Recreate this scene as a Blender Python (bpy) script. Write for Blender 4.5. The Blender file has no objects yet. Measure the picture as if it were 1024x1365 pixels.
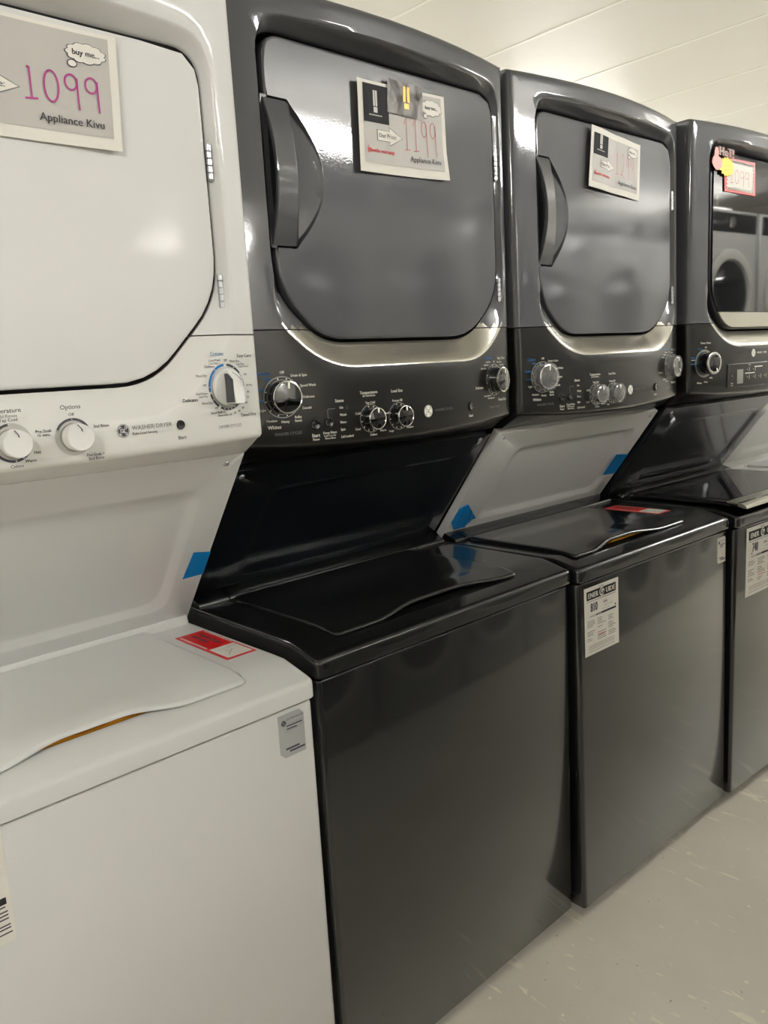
import bpy, bmesh, math, random
from mathutils import Vector, Matrix
random.seed(7)
PI = math.pi
SC = bpy.context.scene
COL = SC.collection

# ------------------------------------------------------------------ camera, world, exposure
def setup_camera():
    yaw, pit, rol, f = 0.7389, -0.1786, -0.0570, 1061.53
    fw = Vector((math.sin(yaw)*math.cos(pit), math.cos(yaw)*math.cos(pit), math.sin(pit)))
    r = Vector((math.cos(yaw), -math.sin(yaw), 0)); u = r.cross(fw)
    r2 = math.cos(rol)*r + math.sin(rol)*u; u2 = -math.sin(rol)*r + math.cos(rol)*u
    cd = bpy.data.cameras.new('camera'); cam = bpy.data.objects.new('camera', cd); COL.objects.link(cam)
    cd.sensor_fit = 'VERTICAL'; cd.sensor_height = 24.0; cd.lens = f/1365.0*24.0
    cd.clip_start = 0.02; cd.clip_end = 100
    m = Matrix((( r2.x, u2.x, -fw.x, -0.0036), (r2.y, u2.y, -fw.y, -0.9503), (r2.z, u2.z, -fw.z, 1.2698), (0, 0, 0, 1)))
    cam.matrix_world = m
    SC.camera = cam
setup_camera()
world = bpy.data.worlds.new('world'); SC.world = world; world.use_nodes = True
world.node_tree.nodes['Background'].inputs[0].default_value = (0.9, 0.95, 1.0, 1)
world.node_tree.nodes['Background'].inputs[1].default_value = 0.15
SC.view_settings.view_transform = 'Standard'
SC.view_settings.look = 'None'
SC.view_settings.gamma = 1.0
SC.view_settings.use_curve_mapping = False
SC.view_settings.exposure = 0.0
LAMP_STRENGTH = 150.0
CEIL_Z = 2.6

# ------------------------------------------------------------------ materials
def lin(r, g, b):
    def c(v):
        v /= 255.0
        return v/12.92 if v <= 0.04045 else ((v+0.055)/1.055)**2.4
    return (c(r), c(g), c(b), 1)
def mat(name, col, rough=0.5, metal=0.0, coat=0.0, coat_rough=0.05, spec=0.5, bump=None, emit=None, estr=0, trans=0, noise=None, alpha=1, warp=None):
    m = bpy.data.materials.new(name); m.use_nodes = True
    nt = m.node_tree; b = nt.nodes['Principled BSDF']
    b.inputs['Base Color'].default_value = col
    b.inputs['Roughness'].default_value = rough
    b.inputs['Metallic'].default_value = metal
    b.inputs['Coat Weight'].default_value = coat
    b.inputs['Coat Roughness'].default_value = coat_rough
    b.inputs['Specular IOR Level'].default_value = spec
    b.inputs['Transmission Weight'].default_value = trans
    b.inputs['Alpha'].default_value = alpha
    if emit:
        b.inputs['Emission Color'].default_value = emit; b.inputs['Emission Strength'].default_value = estr
    if bump or noise:
        tc = nt.nodes.new('ShaderNodeTexCoord')
    if bump:
        sc, st, dist = bump
        n = nt.nodes.new('ShaderNodeTexNoise'); n.inputs['Scale'].default_value = sc; n.inputs['Detail'].default_value = 2
        bp = nt.nodes.new('ShaderNodeBump'); bp.inputs['Strength'].default_value = st; bp.inputs['Distance'].default_value = dist
        nt.links.new(tc.outputs['Object'], n.inputs['Vector']); nt.links.new(n.outputs['Fac'], bp.inputs['Height'])
        if warp:
            n2 = nt.nodes.new('ShaderNodeTexNoise'); n2.inputs['Scale'].default_value = warp[0]; n2.inputs['Detail'].default_value = 1
            b2 = nt.nodes.new('ShaderNodeBump'); b2.inputs['Strength'].default_value = warp[1]; b2.inputs['Distance'].default_value = warp[2]
            nt.links.new(tc.outputs['Object'], n2.inputs['Vector']); nt.links.new(n2.outputs['Fac'], b2.inputs['Height']); nt.links.new(b2.outputs['Normal'], bp.inputs['Normal'])
        nt.links.new(bp.outputs['Normal'], b.inputs['Normal'])
        if coat: nt.links.new(bp.outputs['Normal'], b.inputs['Coat Normal'])
    if noise:
        sc, c2 = noise
        n = nt.nodes.new('ShaderNodeTexNoise'); n.inputs['Scale'].default_value = sc; n.inputs['Detail'].default_value = 6
        mx = nt.nodes.new('ShaderNodeMix'); mx.data_type = 'RGBA'
        mx.inputs['A'].default_value = col; mx.inputs['B'].default_value = c2
        nt.links.new(tc.outputs['Object'], n.inputs['Vector']); nt.links.new(n.outputs['Fac'], mx.inputs['Factor'])
        nt.links.new(mx.outputs['Result'], b.inputs['Base Color'])
    return m
M = {}
M['white_paint'] = mat('white_paint', lin(213, 212, 209), 0.5, bump=(500, 0.05, 0.001), coat=0.25, coat_rough=0.03, spec=0.25, warp=(3.0, 0.3, 0.006))
M['white_plastic'] = mat('white_plastic', lin(220, 219, 213), 0.35)
M['white_seam'] = mat('shadow_gap_grey', lin(70, 70, 74), 0.6)
M['graphite'] = mat('graphite_paint', lin(74, 75, 77), 0.5, metal=0.12, spec=0.15, coat=1.0, coat_rough=0.05, bump=(320, 0.05, 0.001), warp=(2.6, 0.35, 0.006))
M['graphite_body'] = mat('graphite_paint_body', lin(40, 41, 42), 0.26, metal=0.7, coat=0.8, coat_rough=0.05, bump=(420, 0.035, 0.001), warp=(2.2, 0.25, 0.006))
M['console_dark'] = mat('console_dark', lin(31, 30, 28), 0.28, metal=0.45, coat=0.4, coat_rough=0.1)
M['scoop'] = mat('console_scoop', lin(178, 174, 162), 0.22, metal=0.85, bump=(300, 0.04, 0.001))
M['black_plastic'] = mat('black_plastic', lin(18, 19, 22), 0.28)
M['black_panel'] = mat('black_panel', lin(20, 22, 26), 0.22, coat=0.4, coat_rough=0.06)
M['black_gloss'] = mat('black_gloss', lin(14, 14, 16), 0.06, spec=0.7, coat=1, coat_rough=0.02)
M['black_glass'] = mat('black_glass', lin(20, 21, 23), 0.03)
M['gap_black'] = mat('gap_black', lin(10, 10, 14), 0.7)
M['chrome'] = mat('chrome', lin(225, 225, 222), 0.12, metal=1)
M['steel'] = mat('steel', lin(205, 203, 190), 0.28, metal=1)
M['zinc'] = mat('zinc', lin(200, 200, 205), 0.3, metal=0.9)
M['print_dark'] = mat('print_dark', lin(66, 64, 74), 0.6)
M['print_grey'] = mat('print_grey', lin(120, 119, 118), 0.6)
M['print_white'] = mat('print_white', lin(244, 242, 230), 0.6)
M['print_blue'] = mat('print_blue', lin(20, 110, 180), 0.6)
M['ring_grey'] = mat('ring_grey', lin(186, 184, 176), 0.45)
M['ring_silver'] = mat('ring_silver', lin(165, 165, 160), 0.3, metal=0.6)
M['paper'] = mat('paper', lin(228, 224, 214), 0.7, noise=(25, lin(214, 210, 200)))
M['sign_grey'] = mat('sign_grey', lin(176, 172, 166), 0.55, noise=(14, lin(188, 185, 178)))
M['picture_dark'] = mat('picture_dark', lin(50, 50, 52), 0.8, spec=0.15)
M['foil'] = mat('foil', lin(70, 65, 60), 0.36, metal=0.25, bump=(22, 0.9, 0.01))
M['gold'] = mat('gold', lin(205, 160, 70), 0.4, metal=0.3)
M['ink_magenta'] = mat('ink_magenta', lin(165, 50, 125), 0.5)
M['ink_red'] = mat('ink_red', lin(190, 84, 84), 0.5)
M['ink_strong_red'] = mat('ink_strong_red', lin(205, 45, 50), 0.5)
M['ink_faint'] = mat('ink_faint', lin(205, 120, 118), 0.5)
M['red'] = mat('red', lin(222, 62, 66), 0.45)
M['notice_red'] = mat('notice_red', lin(205, 25, 25), 0.4)
M['yellow'] = mat('yellow', lin(245, 222, 10), 0.5)
M['skin_pink'] = mat('skin_pink', lin(235, 150, 140), 0.5)
M['blue_tape'] = mat('blue_tape', lin(0, 122, 190), 0.5, bump=(60, 0.4, 0.003))
M['orange'] = mat('orange', lin(232, 165, 30), 0.45, noise=(60, lin(215, 140, 20)))
M['film'] = mat('film', (1, 1, 1, 1), 0.05, spec=0.9, bump=(90, 1.0, 0.02), alpha=0.22)
M['label_silver'] = mat('label_silver', lin(178, 179, 178), 0.4, metal=0.2)
M['opp_grey'] = mat('opposite_grey', lin(178, 178, 174), 0.4, coat=0.5)
M['opp_dark'] = mat('opposite_light_grey', lin(150, 150, 146), 0.4, coat=0.4)
M['dark_window'] = mat('dark_window', lin(12, 14, 16), 0.06, spec=0.8)
M['lamp'] = mat('lamp_diffuser', (1, 1, 1, 1), 0.5, emit=(1.0, 0.988, 0.957, 1), estr=LAMP_STRENGTH)
M['lamp_body'] = mat('lamp_body', lin(235, 235, 230), 0.5)
M['cardboard'] = mat('cardboard', lin(176, 128, 88), 0.8)

def floor_material():
    m = bpy.data.materials.new('painted_concrete'); m.use_nodes = True; nt = m.node_tree; N = nt.nodes; L = nt.links
    b = N['Principled BSDF']; b.inputs['Roughness'].default_value = 0.42
    tc = N.new('ShaderNodeTexCoord')
    def noise(s, d, r=0.6, vec=None):
        n = N.new('ShaderNodeTexNoise'); n.inputs['Scale'].default_value = s; n.inputs['Detail'].default_value = d; n.inputs['Roughness'].default_value = r
        L.new(vec or tc.outputs['Object'], n.inputs['Vector']); return n
    def ramp(src, a, bb, ca=(0, 0, 0, 1), cb=(1, 1, 1, 1)):
        r = N.new('ShaderNodeValToRGB'); r.color_ramp.elements[0].position = a; r.color_ramp.elements[1].position = bb
        r.color_ramp.elements[0].color = ca; r.color_ramp.elements[1].color = cb; L.new(src, r.inputs[0]); return r
    base = ramp(noise(2.2, 6).outputs['Fac'], 0.3, 0.7, lin(214, 208, 193), lin(229, 223, 209))
    # pale scratches: thin bands of a stretched, warped wave limited to patches
    def scratches(rot, sc, lo, patch):
        mp = N.new('ShaderNodeMapping'); mp.inputs['Rotation'].default_value = (0, 0, rot); mp.inputs['Scale'].default_value = (1.0, 0.22, 1)
        L.new(tc.outputs['Object'], mp.inputs['Vector'])
        n = noise(sc, 2, 0.5, mp.outputs['Vector']); n.inputs['Distortion'].default_value = 0.9
        s = ramp(n.outputs['Fac'], lo, lo+0.015)
        p = ramp(noise(patch, 3).outputs['Fac'], 0.44, 0.54)
        mm = N.new('ShaderNodeMath'); mm.operation = 'MULTIPLY'; L.new(s.outputs[0], mm.inputs[0]); L.new(p.outputs[0], mm.inputs[1]); return mm
    s1 = scratches(0.6, 38, 0.65, 5); s2 = scratches(-0.9, 30, 0.655, 4)
    mx = N.new('ShaderNodeMath'); mx.operation = 'MAXIMUM'; L.new(s1.outputs[0], mx.inputs[0]); L.new(s2.outputs[0], mx.inputs[1])
    v = N.new('ShaderNodeTexVoronoi'); v.inputs['Scale'].default_value = 16; v.inputs['Randomness'].default_value = 1.0
    L.new(tc.outputs['Object'], v.inputs['Vector'])
    w = noise(45, 3)
    ad = N.new('ShaderNodeMath'); ad.operation = 'MULTIPLY_ADD'; ad.inputs[1].default_value = 0.16; L.new(w.outputs['Fac'], ad.inputs[0]); L.new(v.outputs['Distance'], ad.inputs[2])
    fl = ramp(ad.outputs[0], 0.128, 0.142, (1, 1, 1, 1), (0, 0, 0, 1))
    mx2 = N.new('ShaderNodeMath'); mx2.operation = 'MAXIMUM'; L.new(mx.outputs[0], mx2.inputs[0]); L.new(fl.outputs[0], mx2.inputs[1])
    c = N.new('ShaderNodeMix'); c.data_type = 'RGBA'; c.inputs['B'].default_value = lin(243, 236, 215)
    L.new(base.outputs[0], c.inputs['A']); L.new(mx2.outputs[0], c.inputs['Factor'])
    dk = ramp(noise(70, 2).outputs['Fac'], 0.24, 0.29, (0.45, 0.43, 0.4, 1), (1, 1, 1, 1))
    c2 = N.new('ShaderNodeMix'); c2.data_type = 'RGBA'; c2.blend_type = 'MULTIPLY'; c2.inputs['Factor'].default_value = 1
    L.new(c.outputs['Result'], c2.inputs['A']); L.new(dk.outputs[0], c2.inputs['B'])
    L.new(c2.outputs['Result'], b.inputs['Base Color'])
    bp = N.new('ShaderNodeBump'); bp.inputs['Strength'].default_value = 0.15; bp.inputs['Distance'].default_value = 0.004
    L.new(noise(18, 5).outputs['Fac'], bp.inputs['Height']); L.new(bp.outputs['Normal'], b.inputs['Normal'])
    return m
M['floor'] = floor_material()
M['ceiling'] = mat('ceiling_panel', lin(199, 198, 193), 0.45, noise=(3, lin(193, 192, 187)), bump=(8, 0.15, 0.01))
M['wall'] = mat('wall_paint', lin(216, 214, 208), 0.6, noise=(2, lin(208, 206, 200)))
M['batten'] = mat('ceiling_batten', lin(210, 209, 203), 0.4)

# ------------------------------------------------------------------ mesh builder
class MB:
    def __init__(s): s.bm = bmesh.new(); s.mats = []
    def mi(s, m):
        if m is None: return 0
        if m not in s.mats: s.mats.append(m)
        return s.mats.index(m)
    def loft(s, rings, m=None, cap0=False, cap1=False, closed=True):
        k = s.mi(m); V = [[s.bm.verts.new(p) for p in r] for r in rings]
        n = len(rings[0])
        for a, b in zip(V[:-1], V[1:]):
            for i in range(n if closed else n-1):
                j = (i+1) % n
                try: s.bm.faces.new((a[i], a[j], b[j], b[i])).material_index = k
                except ValueError: pass
        if cap0: s.bm.faces.new(list(reversed(V[0]))).material_index = k
        if cap1: s.bm.faces.new(V[-1]).material_index = k
        return V
    def poly(s, pts, m=None):
        f = s.bm.faces.new([s.bm.verts.new(p) for p in pts]); f.material_index = s.mi(m); return f
    def box(s, a, b, m=None, bev=0.0):
        x0, y0, z0 = a; x1, y1, z1 = b
        if bev <= 0:
            v = [s.bm.verts.new(p) for p in ((x0,y0,z0),(x1,y0,z0),(x1,y1,z0),(x0,y1,z0),(x0,y0,z1),(x1,y0,z1),(x1,y1,z1),(x0,y1,z1))]
            k = s.mi(m)
            for f in ((0,3,2,1),(4,5,6,7),(0,1,5,4),(1,2,6,5),(2,3,7,6),(3,0,4,7)):
                s.bm.faces.new([v[i] for i in f]).material_index = k
        else:
            base = rrect(x0, y0, x1, y1, bev, 4)
            def ring(o, z): return [(x, y, z) for x, y in offset(base, -o)]
            R = [ring(bev*(1-math.sin(t)), z0+bev*(1-math.cos(t))) for t in (0, PI/6, PI/3, PI/2)]
            R = [ring(bev, z0), ring(bev*0.3, z0+bev*0.3), ring(0, z0+bev), ring(0, z1-bev), ring(bev*0.3, z1-bev*0.3), ring(bev, z1)]
            s.loft(R, m, True, True)
    def lathe(s, c, axis, prof, m=None, n=32, up=None):
        # prof: list of (radius, distance along axis)
        ax = Vector(axis).normalized(); u = ax.orthogonal().normalized() if up is None else Vector(up); v = ax.cross(u)
        c = Vector(c); R = []
        for r, h in prof:
            R.append([c + ax*h + (u*math.cos(2*PI*i/n) + v*math.sin(2*PI*i/n))*max(r, 1e-5) for i in range(n)])
        s.loft(R, m, prof[0][0] > 1e-4, prof[-1][0] > 1e-4)
    def build(s, name, m=None, parent=None, smooth=True, angle=35, loc=None, mat_list=None):
        me = bpy.data.meshes.new(name)
        bmesh.ops.remove_doubles(s.bm, verts=s.bm.verts, dist=1e-6)
        bmesh.ops.recalc_face_normals(s.bm, faces=s.bm.faces)
        s.bm.to_mesh(me); s.bm.free()
        for x in (s.mats or [m]): me.materials.append(x if x is not None else m)
        if smooth:
            me.shade_smooth(); me.set_sharp_from_angle(angle=math.radians(angle))
        o = bpy.data.objects.new(name, me); COL.objects.link(o)
        if loc is not None: o.location = loc
        if parent is not None: o.parent = parent
        return o
def quad_arc(p0, p1, p2, n):
    return [((1-t)**2*p0[0]+2*t*(1-t)*p1[0]+t*t*p2[0], (1-t)**2*p0[1]+2*t*(1-t)*p1[1]+t*t*p2[1]) for t in [i/(n-1) for i in range(n)]]
def rpoly(pts, radii, n=6, seg=1):
    """rounded closed polygon; the same number of points for every call with same n, seg and corners"""
    out = []; K = len(pts); arcs = []
    for i in range(K):
        p = Vector(pts[i]); a = Vector(pts[i-1]); b = Vector(pts[(i+1) % K])
        r = radii[i] if hasattr(radii, '__len__') else radii
        da = (a-p).normalized(); db = (b-p).normalized()
        arcs.append(quad_arc(p+da*r, p, p+db*r, n))
    for i in range(K):
        out += arcs[i]
        e = arcs[i][-1]; s_ = arcs[(i+1) % K][0]
        for k in range(1, seg):
            t = k/seg; out.append((e[0]*(1-t)+s_[0]*t, e[1]*(1-t)+s_[1]*t))
    return out
def rrect(x0, y0, x1, y1, r, n=5, seg=1):
    return rpoly([(x0, y0), (x1, y0), (x1, y1), (x0, y1)], r, n, seg)
def normals2(pts):
    n = len(pts); out = []; area = sum(pts[i][0]*pts[(i+1) % n][1]-pts[(i+1) % n][0]*pts[i][1] for i in range(n))
    sg = 1 if area > 0 else -1
    for i in range(n):
        a = Vector(pts[i-1]); p = Vector(pts[i]); b = Vector(pts[(i+1) % n])
        e1 = (p-a); e2 = (b-p)
        if e1.length < 1e-9: e1 = e2
        if e2.length < 1e-9: e2 = e1
        t = (e1.normalized()+e2.normalized()).normalized()
        out.append((t[1]*sg, -t[0]*sg))
    return out
def offset(pts, d):
    N = normals2(pts)
    return [(p[0]+n[0]*(d if not hasattr(d, '__len__') else d[i]), p[1]+n[1]*(d if not hasattr(d, '__len__') else d[i])) for i, (p, n) in enumerate(zip(pts, N))]
def sstep(a, b, x):
    if a == b: return 0.0 if x < a else 1.0
    t = min(1, max(0, (x-a)/(b-a))); return t*t*(3-2*t)

# ------------------------------------------------------------------ 2D print: text, strokes and bars, mapped to any surface
_tc = {}
def text_faces(body):
    """triangles of a text in units of its height, centred on x"""
    if body in _tc: return _tc[body]
    cu = bpy.data.curves.new('t', 'FONT'); cu.body = body; cu.size = 1.0; cu.align_x = 'CENTER'; cu.align_y = 'CENTER'; cu.resolution_u = 2
    ob = bpy.data.objects.new('t', cu); COL.objects.link(ob)
    bpy.context.view_layer.update()
    dg = bpy.context.evaluated_depsgraph_get(); me = bpy.data.meshes.new_from_object(ob.evaluated_get(dg))
    vs = [(v.co.x, v.co.y) for v in me.vertices]; fs = [tuple(p.vertices) for p in me.polygons]
    bpy.data.objects.remove(ob); bpy.data.curves.remove(cu); bpy.data.meshes.remove(me)
    _tc[body] = (vs, fs); return _tc[body]
class Print:
    """flat print collected in (u, v) and mapped through fn(u, v) -> local point"""
    def __init__(s, fn): s.mb = MB(); s.fn = fn
    def face(s, pts, m):
        k = s.mb.mi(m); V = [s.mb.bm.verts.new(s.fn(u, v)) for u, v in pts]
        try: s.mb.bm.faces.new(V).material_index = k
        except ValueError: pass
    def text(s, body, u, v, size, m, align=0, stretch=1.0, rot=0, bold=0):
        vs, fs = text_faces(body); k = s.mb.mi(m)
        w = max(x for x, y in vs)-min(x for x, y in vs); off = {0: 0, -1: w/2, 1: -w/2}[align]
        c, sn = math.cos(rot), math.sin(rot)
        for b in ([0] if not bold else [-bold, 0, bold]):
            V = []
            for x, y in vs:
                X = (x+off)*size*stretch; Y = y*size
                V.append(s.mb.bm.verts.new(s.fn(u+X*c-Y*sn+b*size, v+X*sn+Y*c)))
            for f in fs:
                try: s.mb.bm.faces.new([V[i] for i in f]).material_index = k
                except ValueError: pass
    def bar(s, u0, v0, u1, v1, m, n=1):
        for i in range(n):
            a = u0+(u1-u0)*i/n; b = u0+(u1-u0)*(i+1)/n
            s.face([(a, v0), (b, v0), (b, v1), (a, v1)], m)
    def stroke(s, pts, w, m):
        P = [Vector(p) for p in pts]
        if len(P) < 2: return
        L, R = [], []
        for i, p in enumerate(P):
            t = (P[min(i+1, len(P)-1)]-P[max(i-1, 0)]); t = t.normalized() if t.length > 1e-9 else Vector((1, 0)); n = Vector((-t.y, t.x))*w/2
            L.append(p+n); R.append(p-n)
        for i in range(len(P)-1):
            s.face([tuple(L[i]), tuple(R[i]), tuple(R[i+1]), tuple(L[i+1])], m)
    def disc(s, u, v, r, m, n=20, ru=None):
        s.face([(u+(ru or r)*math.cos(2*PI*i/n), v+r*math.sin(2*PI*i/n)) for i in range(n)], m)
    def ring(s, u, v, r0, r1, m, a0=0, a1=2*PI, n=48):
        for i in range(n):
            a = a0+(a1-a0)*i/n; b = a0+(a1-a0)*(i+1)/n
            s.face([(u+r0*math.cos(a), v+r0*math.sin(a)), (u+r1*math.cos(a), v+r1*math.sin(a)), (u+r1*math.cos(b), v+r1*math.sin(b)), (u+r0*math.cos(b), v+r0*math.sin(b))], m)
    def build(s, name, parent=None, loc=None): return s.mb.build(name, None, parent, smooth=False, loc=loc)

# ------------------------------------------------------------------ things
def tag(o, label=None, cat=None, group=None, kind=None):
    if label: o['label'] = label
    if cat: o['category'] = cat
    if group: o['group'] = group
    if kind: o['kind'] = kind
    return o
def empty(name, mw=None):
    o = bpy.data.objects.new(name, None); o.empty_display_size = 0.1; COL.objects.link(o)
    if mw is not None: o.matrix_world = mw
    return o
def copy_tree(o, parent=None):
    c = o.copy(); COL.objects.link(c)
    if parent is not None: c.parent = parent
    for ch in list(o.children): copy_tree(ch, c)
    return c

# ------------------------------------------------------------------ the room
def structure():
    X0, X1, Y0, Y1 = -4.0, 12.0, -6.6, 4.2
    def slab(name, a, b, m):
        mb = MB(); mb.box(a, b); o = mb.build(name, m, smooth=False); tag(o, kind='structure'); return o
    slab('floor', (X0, Y0, -0.1), (X1, Y1, 0), M['floor'])
    slab('ceiling', (X0, Y0, CEIL_Z), (X1, Y1, CEIL_Z+0.1), M['ceiling'])
    slab('wall_back', (X0, Y1, 0), (X1, Y1+0.1, CEIL_Z), M['wall'])
    slab('wall_front', (X0, Y0-0.1, 0), (X1, Y0, CEIL_Z), M['wall'])
    slab('wall_left', (X0-0.1, Y0-0.1, 0), (X0, Y1+0.1, CEIL_Z), M['wall'])
    slab('wall_right', (X1, Y0-0.1, 0), (X1+0.1, Y1+0.1, CEIL_Z), M['wall'])
    x = 2.38-0.62*11; k = 1
    while x < X1:
        mb = MB(); mb.box((x-0.008, Y0, CEIL_Z-0.0018), (x+0.008, Y1, CEIL_Z+0.001)); o = mb.build('trim_%d' % k, M['batten'], smooth=False); tag(o, kind='structure')
        x += 0.62; k += 1
structure()

def ceiling_lights():
    src = None
    spots = [((2.75, -2.1), 'above the aisle behind the photographer'), ((6.5, -2.75), 'above the far end of the aisle'), ((-1.6, -1.9), 'above the near end of the aisle'),
             ((3.6, -4.7), 'across the room facing the white machine'), ((2.0, -5.9), 'far across the room by the wall'), ((10.6, -2.2), 'at the far end wall'), ((5.0, -0.8), 'added over the aisle beyond the glass door to brighten the floor'),  # the last lamp here is added to brighten the aisle floor
             ((0.6, 1.6), 'added just behind the white laundry tower to light the ceiling'), ((-2.6, 2.2), 'added in the near corner behind the row to light the ceiling'), ((4.9, 2.4), 'added behind the row at its middle to light the ceiling'),
             ((7.7, 1.2), 'added above the far end of the row to light the ceiling'), ((2.0, 3.5), 'added near the back wall behind the row to light the ceiling')]  # the lamps behind the row are added to brighten the ceiling
    for (x, y), where in spots:
        if src is None:
            src = empty('ceiling_light')
            mb = MB(); mb.box((-0.62, -0.05, -0.16), (0.62, 0.05, -0.115), bev=0.006)
            for sx in (-0.45, 0.45): mb.lathe((sx, 0, -0.12), (0, 0, 1), [(0.006, 0), (0.006, 0.118), (0.03, 0.118), (0.03, 0.12)], None, 10)
            mb.build('housing', M['lamp_body'], src)
            for sy in (-0.065, 0.065):
                mb = MB(); mb.lathe((-0.59, sy, -0.165), (1, 0, 0), [(0.016, 0), (0.019, 0.01), (0.019, 1.17), (0.016, 1.18)], None, 14)
                mb.build('tube', M['lamp'], src)
                for sx in (-0.615, 0.591):
                    mb = MB(); mb.lathe((sx, sy, -0.165), (1, 0, 0), [(0.021, 0), (0.021, 0.024)], None, 12); mb.build('socket', M['lamp_body'], src)
            o = src
        else: o = copy_tree(src)
        o.location = (x, y, CEIL_Z); o.rotation_euler = (0, 0, PI/2 if y < -4 else 0)
        tag(o, 'white ceiling light with two glowing tubes ' + where, 'ceiling light', 'ceiling lights')
ceiling_lights()

# ------------------------------------------------------------------ laundry towers
W = 0.68; YD = 0.14; ZTOP = 1.858; ZS = 1.340; DEPTH = 0.76
BOW = 0.035
def bow(x): return BOW*(1-((x-W/2)/(W/2))**2)

class Unit: pass
def dark_unit(**k):
    u = Unit(); u.yd = YD; u.ztop = ZTOP; u.zs = ZS; u.zc = 1.152; u.sag = 0.014
    u.door = dict(xl=0.077, xr=0.650, zt=1.797, zb=1.318, cx=0.095, cz=0.085)
    u.yp = 0.145; u.chy = 0.055; u.chz = 1.124
    u.pA = (0.40, 0.852); u.pB = (0.198, 1.113)
    u.body = M['graphite_body']; u.dry = M['graphite']; u.con = M['console_dark']; u.panel = M['black_panel']
    u.knob = M['black_gloss']; u.pr = M['print_white']; u.thin = M['print_grey']; u.lid = M['graphite_body']; u.under = M['black_plastic']; u.gap = M['gap_black']; u.scoop = True
    u.lidx = (0.072, 0.552); u.arch = (0.16, 0.27, 0.36, 0.535)
    for a, b in k.items(): setattr(u, a, b)
    return u
def unit_matrix(X, Y, rot, dz, lean): return Matrix.Translation((X, Y, dz)) @ Matrix.Rotation(rot, 4, 'Z') @ Matrix.Rotation(-lean, 4, 'X')

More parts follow.
